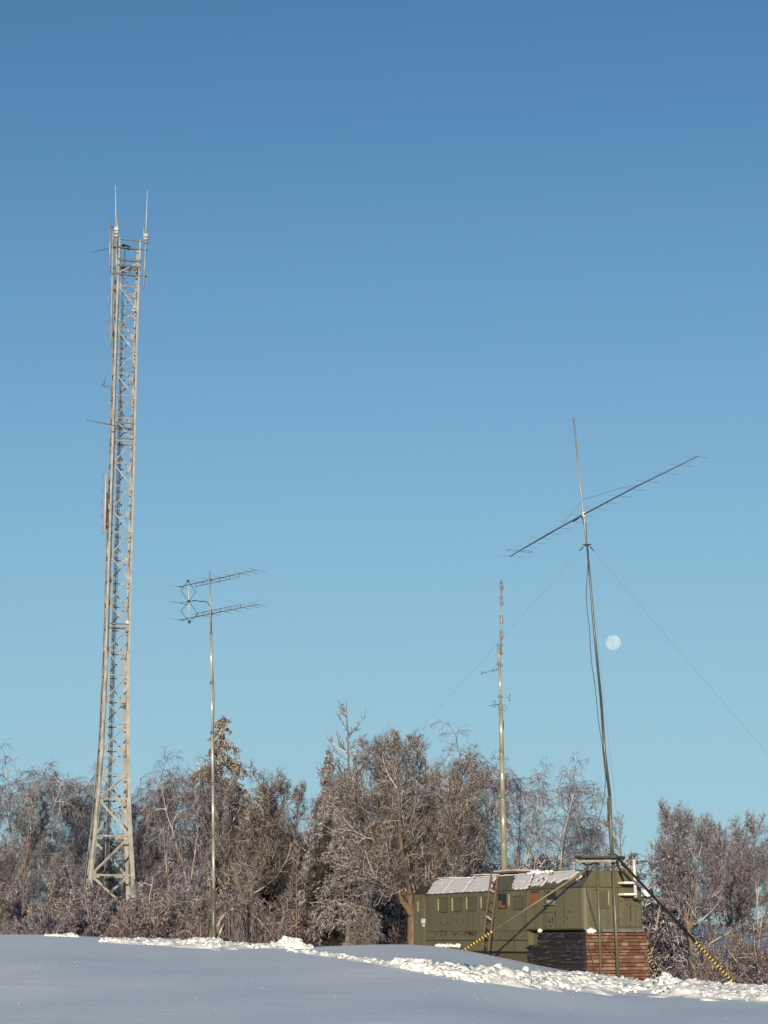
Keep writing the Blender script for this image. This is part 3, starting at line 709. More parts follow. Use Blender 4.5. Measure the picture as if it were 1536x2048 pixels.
    for i in range(ns+1):
        for j in range(ntt+1):
            p = T(LEN*i/ns, 0, ZE+.012)+slope*(j/ntt); px, py = to_px(p)
            q = (px+.8*math.sin(j*.7+i*.05), py+jag[i]*.55+(float(vn2(i*.05, 3.0))-.5)*5)
            ok = any(inside(g, *q) for g in polys)
            if ok and vn2(i*.10+5, j*.11) < (.12 if px < 1000 else .24) and vn2(i*.4, j*.35+9) < .6: ok = False
            if ok and px < 1000 and px > 855:                  # bare streaks where the sheet shows
                u = math.sin(i*.071+j*.012)+math.sin(i*.173-1+j*.02)
                if u > 1.55 and (j*7+i//9) % 23 < 15: ok = False
            th[i, j] = .022+.010*float(vn2(i*.06, j*.2)) if ok else 0; pos[i, j] = p
    mb = MB(); idx = {}
    for i in range(ns+1):
        for j in range(ntt+1):
            if th[max(0, i-1):i+2, max(0, j-1):j+2].max() > 0:
                idx[i, j] = len(verts); verts.append(pos[i, j]+nn*(th[i, j]+(.004 if th[i, j] > 0 else -.004)))
    for i in range(ns):
        for j in range(ntt):
            k = [(i, j), (i+1, j), (i+1, j+1), (i, j+1)]
            if all(a in idx for a in k) and any(th[a] > 0 for a in k): faces.append(tuple(idx[a] for a in k))
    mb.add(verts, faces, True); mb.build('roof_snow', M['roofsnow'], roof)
    # flat top snow, with lumps on the edge
    mb = MB(); mb.prism([T(1.5, CH+.1, ZT+.01), T(LEN-.2, CH+.05, ZT+.01), T(LEN-.2, WID-CH-.1, ZT+.01), T(1.5, WID-CH-.1, ZT+.01)], (0, 0, .045)); tp = mb.build('roof_snow', M['clod'], roof)
    P = []; S = []
    for a, b, n, sz in ((1034, 1072, 60, .09), (1060, 1085, 8, .06), (900, 940, 10, .05)):
        for _ in range(n):
            s, _z = side_pt(rng.uniform(a, b), 1745); p = T(s, rng.uniform(CH-.02, CH+.4), ZT+.02+rng.uniform(0, .05)); P.append(p[:]); S.append(rng.uniform(.4, 1)*sz)
    V, F = lumps(np.array(P), np.array(S)); link('snow_lumps', np_mesh('snow_lumps', V-np.array(root.location), F, M['clod']), tp)
    # roof boxes
    for (x0, x1, y, w, h, m) in ((986, 1033, 1741, .55, .07, 'wood'), (947, 967, 1745, .5, .04, 'ledge'), (872, 900, 1756, .8, .03, 'ledge')):
        sa = side_pt(x0, y, w)[0]; sb = side_pt(x1, y, w)[0]; z = ZT+(.16 if m == 'wood' else .09)
        mb = MB(); mb.box(T((sa+sb)/2, w+.5, z), LD*abs(sa-sb)/2, WD*.5, (0, 0, h/2))
        for e_ in (-.8, .8): mb.box(T((sa+sb)/2+e_*abs(sa-sb)/2, w+.3, ZT+.05), LD*.04, WD*.1, (0, 0, .06))
        o = mb.build('roof_box', M[m], root)
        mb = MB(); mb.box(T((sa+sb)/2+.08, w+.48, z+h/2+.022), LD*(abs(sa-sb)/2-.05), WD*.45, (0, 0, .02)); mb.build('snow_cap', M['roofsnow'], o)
    # porch at the far end with its door
    sp = LEN+.03; s2 = side_pt(822, 1800)[0]; z1 = side_pt(835, 1788)[1]
    mb = MB(); mb.prism([T(sp, .12, z1), T(s2, .12, z1), T(s2, .12, .6), T(sp, .12, .6)], WD*2.1); po = mb.build('porch', M['olive'], root)
    mb = MB(); mb.prism([T(sp, .05, z1+.01), T(s2+.05, .05, z1+.01), T(s2-.2, .5, z1+.32), T(sp, .5, z1+.36)], WD*1.6); mb.build('porch_roof', M['deck'], po)
    sd0, sd1 = side_pt(824.5, 1800)[0], side_pt(846, 1800)[0]
    mb = MB(); mb.box(T((sd0+sd1)/2, .112, (z1-.15+.9)/2), LD*abs(sd0-sd1)/2*.8, NW*.02, (0, 0, (z1-.15-.9)/2)); dr = mb.build('door', M['olive'], root)
    mb = MB(); s_, z_ = side_pt(832, 1813); mb.box(T(s_, .085, z_), LD*.04, NW*.012, (0, 0, .2)); mb.build('strip', M['strip'], dr)
    mb = MB(); s_, z_ = side_pt(843, 1842); mb.box(T(s_, .082, z_), LD*.16, NW*.01, (0, 0, .09)); mb.box(T(s_-.03, .082, z_-.17), LD*.09, NW*.01, (0, 0, .05)); mb.build('notice', M['whitep'], dr)
    # snow on the side step
    s_, z_ = side_pt(880, 1893); s3, _ = side_pt(924, 1896)
    mb = MB(); mb.box(T((s_+s3)/2, -.15, z_-.06), LD*abs(s_-s3)/2, NW*.15, (0, 0, .04)); st = mb.build('step', M['deck'], root)
    P = [T(rng.uniform(min(s_, s3), max(s_, s3)), -rng.uniform(.05, .25), z_+rng.uniform(0, .05))[:] for _ in range(50)]
    V, F = lumps(np.array(P), np.full(50, .08)); link('snow_cap', np_mesh('snow_cap', V-np.array(root.location), F, M['clod']), st)
    return root
van_root = van()

def brick_base():
    z0 = ground(P0.x, P0.y)-1.0; z1 = ZS-.075
    c = T(0, 1.3, z0+.6)
    root = thing('brick_base', c, 'rough reddish brick base with sunlit courses under the near end of the van', 'brick base')
    mb = MB(); mb.prism([T(.08, .09, z0), T(.08, WID+.05, z0), T(.08, WID+.05, z1), T(.08, .09, z1)], LD*2.6); mb.build('core', M['mortar'], root)
    mb = MB(); r = random.Random(11); z = z0; row = 0
    while z < z1-.03:
        h = r.uniform(.085, .135); w = .06+(-.12 if row % 2 else 0)
        push = r.gauss(0, .028)
        while w < WID+.06:
            l = r.uniform(.18, .5); a = max(w, .05); b = min(w+l-.012, WID+.09+r.uniform(-.03, .03))
            if b > a+.03:
                d = .05+push+r.gauss(0, .014)
                mb.box(T(.06-d/2, (a+b)/2, z+h/2), WD*(b-a)/2, LD*(d/2+.05), (0, 0, h/2-.009-r.random()*.014))
            w += l
        # return on the right side
        s = .1
        while s < 2.4:
            l = r.uniform(.2, .3); mb.box(T(s+l/2, WID+.06+r.gauss(0, .01), z+h/2), LD*(l/2-.01), WD*.05, (0, 0, h/2-.008)); s += l
        z += h; row += 1
    mb.build('bricks', M['brick'], root)
    V, F = lumps(np.array([T(-.06, .12+.07*i, ZS-.03)[:] for i in range(5)]), np.array([.07, .11, .10, .09, .06])); link('snow_cap', np_mesh('snow_cap', V-np.array(root.location), F, M['clod']), root)
    return root
brick_base()
def board_pile():
    sL = side_pt(1060, 1900)[0]; z0 = ground(*T(1, 0, 0)[:2])-.5; z1 = ZS-.05
    root = thing('board_pile', T(sL/2, -.2, z0), 'dark stepped stack of black tarred boards dusted with snow, beside the brick base', 'board stack')
    mb = MB(); r = random.Random(4); z = z0; sn = MB()
    while z < z1:
        h = r.uniform(.055, .085); t = (z-z0)/(z1-z0); end = sL*(1.0 if t < .72 else .80)+r.gauss(0, .08)
        if z+h > z1: break
        s = -.02
        while s < end-.1:
            l = r.uniform(.7, 1.6); b = min(s+l, end); d = .16+r.gauss(0, .025)
            mb.box(T((s+b)/2, .05-d/2, z+h/2), LD*((b-s)/2-.008), NW*(d/2), (0, 0, h/2-.006))
            if r.random() < .35: 
                q = r.uniform(.1, .4); c = r.uniform(s+.1, b-.1); sn.box(T(c, .05-d+.008, z+h-.003), LD*q*.5, NW*.014, (0, 0, .006))
            s = b
        z += h
    bo = mb.build('boards', M['tar'], root); sn.build('snow_dusting', M['frostboard'], bo)
    V, F = lumps(np.array([T(sL*.8-.05*i, -.05, z1+.03)[:] for i in range(4)]), np.array([.06, .08, .07, .05])); link('snow_cap', np_mesh('snow_cap', V-np.array(root.location), F, M['clod']), bo)
board_pile()
def ladder():
    top_l, top_r = T(*[0, 0, 0]), None
    def onw(px, py, w): s, z = side_pt(px, py, w); return T(s, w, z)
    a0, b0 = onw(982.5, 1748, .12), onw(995.5, 1750, .12)
    a1, b1 = onw(963.5, 1900, -.75), onw(974.5, 1917, -.75)
    root = thing('wooden_ladder', (a1+b1)/2, 'wooden ladder with snow on its rungs leaning against the side of the green van', 'ladder')
    for a, b in ((a0, a1), (b0, b1)):
        mb = MB(); mb.bar(a, b, .055, .05, WD); mb.build('rail', M['ladder'], root)
    for i, t in enumerate((.10, .22, .34, .45, .56, .67, .78, .89)):
        mb = MB(); mb.bar(a0.lerp(a1, t), b0.lerp(b1, t), .05, .035); o = mb.build('rung', M['ladder'], root)
        if i in (1, 4):
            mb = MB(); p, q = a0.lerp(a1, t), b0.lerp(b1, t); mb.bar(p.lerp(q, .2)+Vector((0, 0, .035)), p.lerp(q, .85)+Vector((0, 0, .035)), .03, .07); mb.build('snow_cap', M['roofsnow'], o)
ladder()

# ------------------------------------------------------------------ middle mast behind the van
def middle_mast():
    Y = 70.4
    P = lambda px, py: at(px, py, Y)
    b = P(1009.5, 1735); foot = Vector((b.x+.02, Y, ground(b.x, Y)-.2))
    root = thing('antenna_mast', foot, 'stout pale green mast with stacked dipoles rising behind the roof of the green van', 'antenna mast')
    for a, c, r0, r1 in ((foot, P(1007.6, 1690), .135, .13), (P(1007.6, 1690), P(1005.5, 1600), .118, .113), (P(1005.5, 1600), P(1003.5, 1510), .108, .1), (P(1003.5, 1510), P(1001.3, 1412), .095, .088)):
        mb = MB(); mb.tube([a, c], [r0, r1], 14); mb.tube([c-Vector((0, 0, .03)), c+Vector((0, 0, .02))], r1+.012, 12); mb.build('mast_section', M['greenpole2'], root)
    for a, c, r, m in ((P(1001.3, 1412), P(999.0, 1326), .045, 'greenpole2'), (P(999, 1335), P(997, 1288), .055, 'galv'), (P(1002, 1310), P(1003.2, 1160), .026, 'alu_dull')):
        mb = MB(); mb.tube([a, c], r*1.25, 10); mb.build('mast_section', M[m], root)
    for px, y in ((1001, 1290), (1001, 1306), (1001, 1330), (998, 1327), (1001, 1393), (1000.5, 1410), (1001.8, 1416)):
        mb = MB(); mb.box(P(px, y), (.10, 0, 0), (0, .07, 0), (0, 0, .04)); mb.build('clamp', M['galv_dark'], root)
    for y in (1171, 1202, 1239, 1270):
        c = P(1002.8, y); mb = MB()
        for k in range(4):
            a = k*math.pi/2+.6; e = Vector((math.cos(a), math.sin(a), 0))*.10
            mb.tube([c, c+e], .012, 5); 
            for dx in (-1, 1):
                o = e*1.0+Vector((0, 0, 0)); mb.tube([c+o*.6-Vector((0, 0, .2)), c+o, c+o*.6+Vector((0, 0, .2))], .011, 5)
        mb.build('dipole_antenna', M['whip'], root)
    mb = MB(); mb.tube([P(998, 1338), P(962, 1347)], .014, 6)
    for t in (.15, .3, .95): q = P(998, 1338).lerp(P(962, 1347), t); mb.tube([q-Vector((0, 0, .08)), q+Vector((0, 0, .12))], .010, 4)
    mb.build('yagi_antenna', M['thin'], root)
    mb = MB(); mb.tube([P(998, 1408), P(978, 1412)], .016, 6)
    for px in (987, 991): mb.tube([P(px, 1401), P(px, 1416)], .010, 4)
    mb.build('yagi_antenna', M['thin'], root)
    mb = MB(); mb.tube([P(1001, 1393), P(1018, 1395.5)], .013, 6); mb.tube([P(1018.5, 1387), P(1020, 1387.2), P(1020, 1402), P(1018.5, 1402), P(1018.5, 1387)], .011, 5); mb.build('dipole_antenna', M['alu_dull'], root)
    mb = MB(); pts = [P(1004, 1415)+Vector((math.cos(a)*.09+.09, 0, math.sin(a)*.12)) for a in np.linspace(1.6, -2.6, 10)]; mb.tube(pts, .009, 5)
    mb.tube([P(1005.2, 1430), P(1006.5, 1500), P(1008.6, 1600), P(1011, 1700)], .012, 5); mb.tube([P(1006, 1440), P(1007.2, 1449), P(1006.4, 1460)], .02, 5); mb.build('cable', M['cable'], root)
M['greenpole2'] = mat('pale_green_mast', (.33, .29, .19), (.46, .41, .29), 1.6, .28, .25, spec=.8)
middle_mast()

# ------------------------------------------------------------------ right mast with the long beam
def right_mast():
    Y = 58.5
    P = lambda px, py, dy=0: at(px, py, Y+dy)
    foot = P(1236.5, 1950); foot.z = ground(foot.x, Y)-.15
    root = thing('guyed_mast', foot, 'tall leaning guyed mast carrying a very long beam antenna, propped beside the brick base', 'antenna mast')
    xs = [(1235.8, 1946), (1225.5, 1730)]
    for pts, rr, m in (([foot, P(1225.2, 1722)], [.055, .055], 'greenpole'), ([P(1225.2, 1724), P(1221.5, 1648), P(1219.5, 1590)], [.062, .062, .056], 'greenpole'),
                       ([P(1219.5, 1592), P(1209, 1500), P(1202.3, 1402)], [.056, .050, .048], 'tallpole'),
                       ([P(1202.3, 1402), P(1188.5, 1262), P(1180.0, 1160), P(1174.3, 1092)], [.048, .042, .036, .034], 'tallpole'),
                       ([P(1173.7, 1093), P(1168.5, 1040), P(1163.5, 1000), P(1147.0, 836)], [.034, .034, .034, .026], 'alu_dull')):
        mb = MB(); mb.tube(pts, rr, 12); mb.build('mast_section', M[m], root)
    # winch tube beside the lower mast
    mb = MB(); mb.tube([P(1215.5, 1604), P(1216.5, 1645)], .028, 8); mb.tube([P(1218.5, 1652), P(1220.5, 1690), P(1224.5, 1702)], .03, 8)
    mb.tube([P(1217, 1596), P(1214.7, 1602), P(1215.5, 1606)], .03, 6); mb.build('winch_tube', M['tallpole'], root)
    mb = MB(); c = P(1214.8, 1647.5); mb.tube([c-Vector((0, .06, 0)), c+Vector((0, .06, 0))], .105, 14); mb.bar(c, P(1221, 1648), .14, .06); mb.build('winch', M['wood'], root)
    # guy ring, wires
    ring = P(1174, 1090.5); mb = MB(); mb.tube([ring-Vector((0, 0, .02)), ring+Vector((0, 0, .02))], .09, 12); mb.bar(ring-Vector((.17, 0, -.03)), ring+Vector((.17, 0, .03)), .03, .04); mb.build('guy_ring', M['black'], root)
    ends = [(P(1167, 1093), at(585, 1735, 66)), (P(1180, 1093), at(1840, 1852, 52)), (P(1175, 1093, .1), at(1262, 1940, 64))]
    ends[2] = (P(1176, 1098, .1), P(1243, 1716, 1.0))
    for a, b in ends:
        mb = MB(); N = 24; sag = .35 if (a-b).length > 18 else .1
        mb.tube([a.lerp(b, i/N)-Vector((0, 0, sag*math.sin(math.pi*i/N))) for i in range(N+1)], .0032, 4)
        w = mb.build('guy_wire', M['galv_dark'], root)
        mb = MB(); q = a.lerp(b, .012); mb.tube([a, q], .02, 6); mb.build('insulator', M['black'], w)
    # hanging coax beside the mast
    pts = [(1171.5, 1045), (1176, 1120), (1174.5, 1150), (1172.5, 1186), (1174.2, 1222), (1179, 1255), (1180.5, 1290), (1183, 1325), (1188.5, 1360), (1192.5, 1395), (1196.5, 1440), (1204.5, 1490), (1210, 1545), (1212, 1560)]
    mb = MB(); mb.tube([P(*p, -.02) for p in pts], .014, 6); mb.build('cable', M['cable'], root)
    mb = MB(); mb.tube([P(1212, 1556), P(1209, 1590), P(1203, 1620), P(1193, 1655), P(1184, 1680), P(1176, 1700), P(1174, 1716), P(1171, 1742), P(1173, 1780), P(1181, 1810), P(1190, 1840), P(1195, 1865), P(1205, 1880), P(1222, 1900), P(1233, 1912)], .013, 6); mb.build('cable', M['cable'], root)
    mb = MB(); mb.tube([P(1176, 1882), P(1184, 1915), P(1190, 1941)], .015, 6); mb.build('cable', M['wood'], root)
    # long beam
    zc = P(1167.5, 1028).z
    def on(px, py, z=zc): a = at(px, py, 1.0); k = (z-EYE)/(a.z-EYE); return Vector((a.x*k, k, z))
    A = on(1020, 1113); B = on(1397, 912); C = P(1167, 1029, -.06)
    mb = MB(); mb.tube([A, A.lerp(C, .5)+Vector((0, 0, .03)), C, C.lerp(B, .5)+Vector((0, 0, .04)), B], [.018, .023, .028, .023, .016], 8); boom = mb.build('boom', M['thin'], root)
    print('beam', (A-B).length, A, B)
    def bp(px):
        t = 0
        if px < 1167: 
            lo, hi_, f0, f1 = 0, 1, A, C
        else: lo, hi_, f0, f1 = 0, 1, C, B
        for _ in range(30):
            m_ = (lo+hi_)/2; q = f0.lerp(f1, m_)
            if to_px(q)[0] < px: lo = m_
            else: hi_ = m_
        return f0.lerp(f1, (lo+hi_)/2)
    u = (B-A); u.z = 0; u.normalize(); e = u.cross(Vector((0, 0, 1))).normalized()
    cps = [137, 200, 246, 292, 343, 402, 466, 540, 612, 700, 776, 865, 958, 1056, 1165, 1272, 1383]
    for i, cx in enumerate(cps):
        q = bp(980+cx/3.339); L = (1.02 if i else 1.06)-.008*i
        if i == 1:
            mb = MB(); 
            for dz in (-.03, .03): mb.tube([q-e*.53+Vector((0, 0, dz)), q+e*.53+Vector((0, 0, dz))], .008, 4)
            for s_ in (-.53, .53): mb.tube([q+e*s_-Vector((0, 0, .035)), q+e*s_+Vector((0, 0, .035))], .012, 5)
        else: mb = MB(); mb.tube([q-e*L/2, q+e*L/2], .0045, 4)
        mb.build('element', M['thin'], boom)
    mb = MB(); k0 = P(1164.2, 1000); mb.tube([k0, bp(1120), bp(1100)], .006, 4); mb.build('boom_guy', M['thin'], boom)
    mb = MB(); mb.tube([k0, bp(1245)+Vector((0, 0, .25)), bp(1285)], .006, 4); mb.build('boom_guy', M['thin'], boom)
    mb = MB(); mb.box(C, (.05, 0, 0), (0, .05, 0), (0, 0, .09)); mb.build('clamp', M['alu_dull'], boom)
    mb = MB(); mb.tube([bp(1146)+Vector((0, 0, -.05)), bp(1156)+Vector((0, 0, -.04)), P(1161, 1031), P(1166, 1040), P(1171, 1062)], .02, 6); mb.tube([bp(1022), bp(1090), bp(1150)], .014, 6); mb.build('cable', M['cable'], boom)
    # support frame: second leg, deck, beam, brackets
    f2 = P(1201.6, 1944); f2.z = ground(f2.x, Y)-.15
    mb = MB(); mb.tube([f2, P(1194.9, 1722)], .045, 10); mb.build('leg', M['greenpole'], root)
    dz = P(1200, 1717).z
    dk = [P(1149, 1717, 0), P(1163, 1719.5, -.5), P(1233, 1719, -.5), P(1251, 1720, .1), P(1238, 1716, .7), P(1162, 1715, .7)]
    dk = [Vector((p.x, p.y, dz)) for p in dk]
    mb = MB(); mb.prism(dk, (0, 0, .075)); de = mb.build('deck', M['deck'], root)
    mb = MB(); mb.bar(P(1160, 1722.5, -.5), P(1232, 1721.5, -.5), .05, .05); mb.bar(P(1152, 1720, 0), P(1168, 1728, 0), .05, .05); mb.build('beam', M['greenpole'], root)
    mb = MB(); mb.tube([P(1163, 1724), P(1174, 1731.5), P(1189, 1726), P(1195, 1724)], .035, 7); mb.tube([P(1175, 1731), P(1173.5, 1740)], .05, 7); mb.tube([P(1168, 1739), P(1176, 1741)], .04, 7); mb.build('bracket', M['deck'], root)
    mb = MB(); mb.tube([P(1216, 1709), P(1224, 1708), P(1232, 1709), P(1237, 1715)], .03, 6); mb.tube([P(1237, 1712), P(1248, 1720)], .03, 6); mb.build('clamp', M['black'], root)
    # small litter of snow on the deck
    V, F = lumps(np.array([(P(x, 1716, .1).x, Y+.1, dz+.06) for x in (1180, 1186, 1200, 1206, 1212)]), np.array([.04, .05, .04, .06, .04])); link('snow_cap', np_mesh('snow_cap', V-np.array(root.location), F, M['roofsnow']), de)
    # struts with yellow and black warning sleeves
    def strut(a, b, t0, n, label=None, r=.042):
        mb = MB(); mb.tube([a, b], r, 8); o = mb.build('strut', M['strutshaded'] if label is None else M['strutlit'], root)
        m2 = MB(); p = a.lerp(b, t0); N = n*2
        for i in range(N):
            c, d = p.lerp(b, i/N), p.lerp(b, (i+1)/N); m2.cur = i % 2
            m2.tube([c, c.lerp(d, .5), d], [(r+.008), (r+.014) if i % 2 == 0 else r+.006, (r+.008)], 8)
        m2.build('warning_sleeve', [M['yellow'], M['black']], o)
    la = P(1171, 1740); lb = at(922, 1904, 60.8); lb.z = min(lb.z, ground(lb.x, lb.y)+.02)
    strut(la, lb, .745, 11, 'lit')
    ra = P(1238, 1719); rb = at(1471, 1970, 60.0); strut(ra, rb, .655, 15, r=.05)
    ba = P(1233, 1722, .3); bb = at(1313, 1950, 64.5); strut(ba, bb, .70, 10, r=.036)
M['strutshaded'] = mat('strut_tube_shaded', (.010, .010, .007), (.018, .016, .011), 3, .6, spec=.15)  # shaded copy of the strut tube, shade put into the colour
M['strutlit'] = mat('strut_tube_lit', (.20, .16, .09), (.15, .12, .07), 3, .5, .2)  # lit copy of the strut tube, light put into the colour
right_mast()

# ------------------------------------------------------------------ moon
mc = at(1226.5, 1285, 2900); dist = (mc-Vector((0, 0, EYE))).length
mb = MB()
import bmesh
bm = bmesh.new(); bmesh.ops.create_uvsphere(bm, u_segments=48, v_segments=32, radius=dist*15.2/FP*CP)
me = bpy.data.meshes.new('moon'); bm.to_mesh(me); bm.free()
for p in me.polygons: p.use_smooth = True
mm = mat('lunar_surface', (.48, .66, .73), (.60, .76, .81), .055, 1.0, spec=0.0, lo=.4, hi=.6)
n_ = mm.node_tree; b_ = n_.nodes['Principled BSDF']; lk_ = b_.inputs['Base Color'].links[0]; n_.links.new(lk_.from_socket, b_.inputs['Emission Color']); b_.inputs['Emission Strength'].default_value = 1.0
n_.links.remove(b_.inputs['Base Color'].links[0]); b_.inputs['Base Color'].default_value = (0, 0, 0, 1)
me.materials.append(mm); link('moon', me, loc=mc, label='pale nearly full moon hanging in the clear sky beside the leaning mast', category='moon')

# ------------------------------------------------------------------ trees: grown branch by branch
def norm(v): return v/np.maximum(np.linalg.norm(v, axis=-1, keepdims=True), 1e-9)
def grow(P, D, L, n, trop, tw, wig, g):
    """polylines (N, n+1, 3): each step turns towards trop by tw and wanders by wig"""
    N = len(P); out = np.empty((N, n+1, 3)); out[:, 0] = P; st = (L/n)[:, None]; D = norm(D); trop = np.asarray(trop, float)
    for i in range(n):
        D = norm(D+trop*tw*(i+1)/n+g.normal(0, wig, (N, 3))); out[:, i+1] = out[:, i]+D*st
    return out
def spawn(pts, m, t0, t1, ang, sd, g, pw=1.0, flat=0.0):
    """m side shoots on each polyline: start, direction, place along the parent, index of the parent"""
    N, n1, _ = pts.shape; n = n1-1
    t = t0+(t1-t0)*g.random((N, m))**pw; f = np.clip(t*n, 0, n-1e-4); i = f.astype(int); fr = (f-i)[..., None]
    a = np.take_along_axis(pts, i[..., None].repeat(3, -1), 1); b = np.take_along_axis(pts, (i+1)[..., None].repeat(3, -1), 1)
    P = a+(b-a)*fr; Tn = norm(b-a)
    R = g.normal(0, 1, P.shape); R[..., 2] *= (1-flat); R = norm(R-Tn*(R*Tn).sum(-1, keepdims=True))
    A = np.radians(g.normal(ang, sd, (N, m)))[..., None]; D = Tn*np.cos(A)+R*np.sin(A)
    return P.reshape(-1, 3), D.reshape(-1, 3), t.reshape(-1), np.repeat(np.arange(N), m)
def tubes(pts, r0, r1, k=3):
    N, n1, _ = pts.shape
    T_ = np.empty_like(pts); T_[:, 1:-1] = pts[:, 2:]-pts[:, :-2]; T_[:, 0] = pts[:, 1]-pts[:, 0]; T_[:, -1] = pts[:, -1]-pts[:, -2]; T_ = norm(T_)
    ref = np.where(np.abs(T_[:, :1, 2:3]) < .9, np.array([0, 0, 1.]), np.array([1., 0, 0])); e1 = norm(np.cross(T_, ref)); e2 = np.cross(T_, e1)
    r0 = np.broadcast_to(np.asarray(r0, float), (N,)); r1 = np.broadcast_to(np.asarray(r1, float), (N,))
    r = r0[:, None]+(r1-r0)[:, None]*np.linspace(0, 1, n1)[None]
    an = np.arange(k)*2*np.pi/k
    V = pts[:, :, None]+r[:, :, None, None]*(np.cos(an)[None, None, :, None]*e1[:, :, None]+np.sin(an)[None, None, :, None]*e2[:, :, None])
    base = (np.arange(N)*n1*k)[:, None, None]; i = np.arange(n1-1)[None, :, None]*k; j = np.arange(k)[None, None]; j2 = (j+1) % k
    Q = np.stack([base+i+j, base+i+j2, base+i+k+j2, base+i+k+j], -1).reshape(-1, 4)
    return V.reshape(-1, 3), Q
def merge(name, parts, m, smooth=False):
    Vs = []; Qs = []; o = 0
    for V, Q in parts: Vs.append(V); Qs.append(Q+o); o += len(V)
    return np_mesh(name, np.concatenate(Vs), np.concatenate(Qs), m, smooth)
UP = (0, 0, 1); DN = (0, 0, -1)

def proto_round(seed, m_tw, m_bk, stems=3, h=10.0, spread=38, dens=1.0, twr=.0080, tf=.22, tk=1.0):
    """broad bare tree: several ascending stems, fine upswept spray"""
    g = np.random.default_rng(seed)
    tr = grow(np.zeros((1, 3)), np.array([[.05, 0, 1.]]), np.array([h*tf]), 4, UP, .1, .05, g)
    top = tr[:, -1]
    D = np.stack([np.sin(np.radians(spread*.5))*np.cos(np.arange(stems)*6.28/stems+seed), np.sin(np.radians(spread*.5))*np.sin(np.arange(stems)*6.28/stems+seed), np.full(stems, np.cos(np.radians(spread*.5)))], -1)
    st = grow(np.repeat(top, stems, 0), D, g.uniform(.8, 1.0, stems)*h*(.94-tf), 9, UP, .35, .07, g)
    P, D, t, _ = spawn(np.concatenate([st]), 15, .05, .97, 48, 14, g)
    Lb = (1-t*.62)*h*.34*g.uniform(.7, 1.15, len(t)); b1 = grow(P, D, Lb, 7, UP, .35, .07, g)
    P, D, t2, i2 = spawn(b1, 12, .12, 1, 40, 14, g); L2 = Lb[i2]*.45*(1.15-t2*.6)*g.uniform(.6, 1.2, len(t2)); b2 = grow(P, D, L2, 5, UP, .2, .09, g)
    P, D, t3, i3 = spawn(b2, int(8*dens), .1, 1, 44, 16, g); L3 = np.clip(L2[i3]*.55, .16, .7)*g.uniform(.6, 1.3, len(t3)); b3 = grow(P, D, L3, 3, UP, .05, .12, g)
    P, D, t4, i4 = spawn(b3, 3, .15, 1, 42, 18, g); b4 = grow(P, D, np.clip(L3[i4]*.55, .08, .3)*g.uniform(.6, 1.3, len(t4)), 2, DN, .1, .2, g)
    trunk = merge('trunk', [tubes(tr, h*.019*tk, h*.014*tk, 10), tubes(st, h*.011*(1+tk)/2, h*.0018, 7)], m_bk, True)
    crown = merge('crown', [tubes(b1, .028, .008, 5), tubes(b2, .013, .006, 3), tubes(b3, twr, twr*.7, 3), tubes(b4, twr*.8, twr*.55, 3)], m_tw)
    return trunk, crown
def proto_birch(seed, m_tw, m_bk, h=10.0, wind=(0, 0), fork=2, droop=1.0, dens=1.0, r=1.0):
    """slender birch: limbs arch over and hang in long fine strands"""
    g = np.random.default_rng(seed)
    tr = grow(np.zeros((1, 3)), np.array([[.03, 0, 1.]]), np.array([h*.34]), 6, UP, .08, .03, g); top = tr[:, -1]
    D = np.array([[wind[0]*.2+.28*math.cos(k*3.1+seed), .28*math.sin(k*3.1+seed), 1.] for k in range(fork)])
    st = grow(np.repeat(top, fork, 0), D, g.uniform(.58, .68, fork)*h, 10, np.array([wind[0]*.6, wind[1], .5]), .18, .055, g)
    P, D, t, _ = spawn(st, 20, .02, 1.0, 42, 13, g, pw=.85); Lb = (1-t*.42)*h*.28*g.uniform(.7, 1.2, len(t)); P0_, D0, t0, _0 = spawn(tr, 8, .35, 1, 55, 12, g)
    P = np.concatenate([P, P0_]); D = np.concatenate([D, D0]); Lb = np.concatenate([Lb, np.full(len(P0_), h*.22)])
    b1 = grow(P, D, Lb, 8, np.array([wind[0]*.6, wind[1], -1.0]), .26*droop, .10, g)
    P, D, t2, i2 = spawn(b1, 9, .12, 1, 42, 15, g); L2 = Lb[i2]*.45*g.uniform(.6, 1.2, len(t2)); b2 = grow(P, D, L2, 6, np.array([wind[0]*.5, 0, -1.0]), .34*droop, .14, g)
    P, D, t3, i3 = spawn(b2, int(8*dens), .1, 1, 38, 16, g); L3 = g.uniform(.15, .55, len(t3))*h/10*1.1; b3 = grow(P, D, L3, 4, DN, .55*droop, .16, g)
    P, D, t4, i4 = spawn(b3, 2, .1, .95, 34, 12, g); b4 = grow(P, D, L3[i4]*.5*g.uniform(.6, 1.3, len(t4)), 2, DN, .5*droop, .12, g)
    trunk = merge('trunk', [tubes(tr, h*.0115*r, h*.0085*r, 9), tubes(st, h*.0072*r, h*.0015, 7)], m_bk, True)
    crown = merge('crown', [tubes(b1, .022, .006, 4), tubes(b2, .010, .005, 3), tubes(b3, .0065, .0045, 3), tubes(b4, .0055, .004, 3)], m_tw)
    return trunk, crown
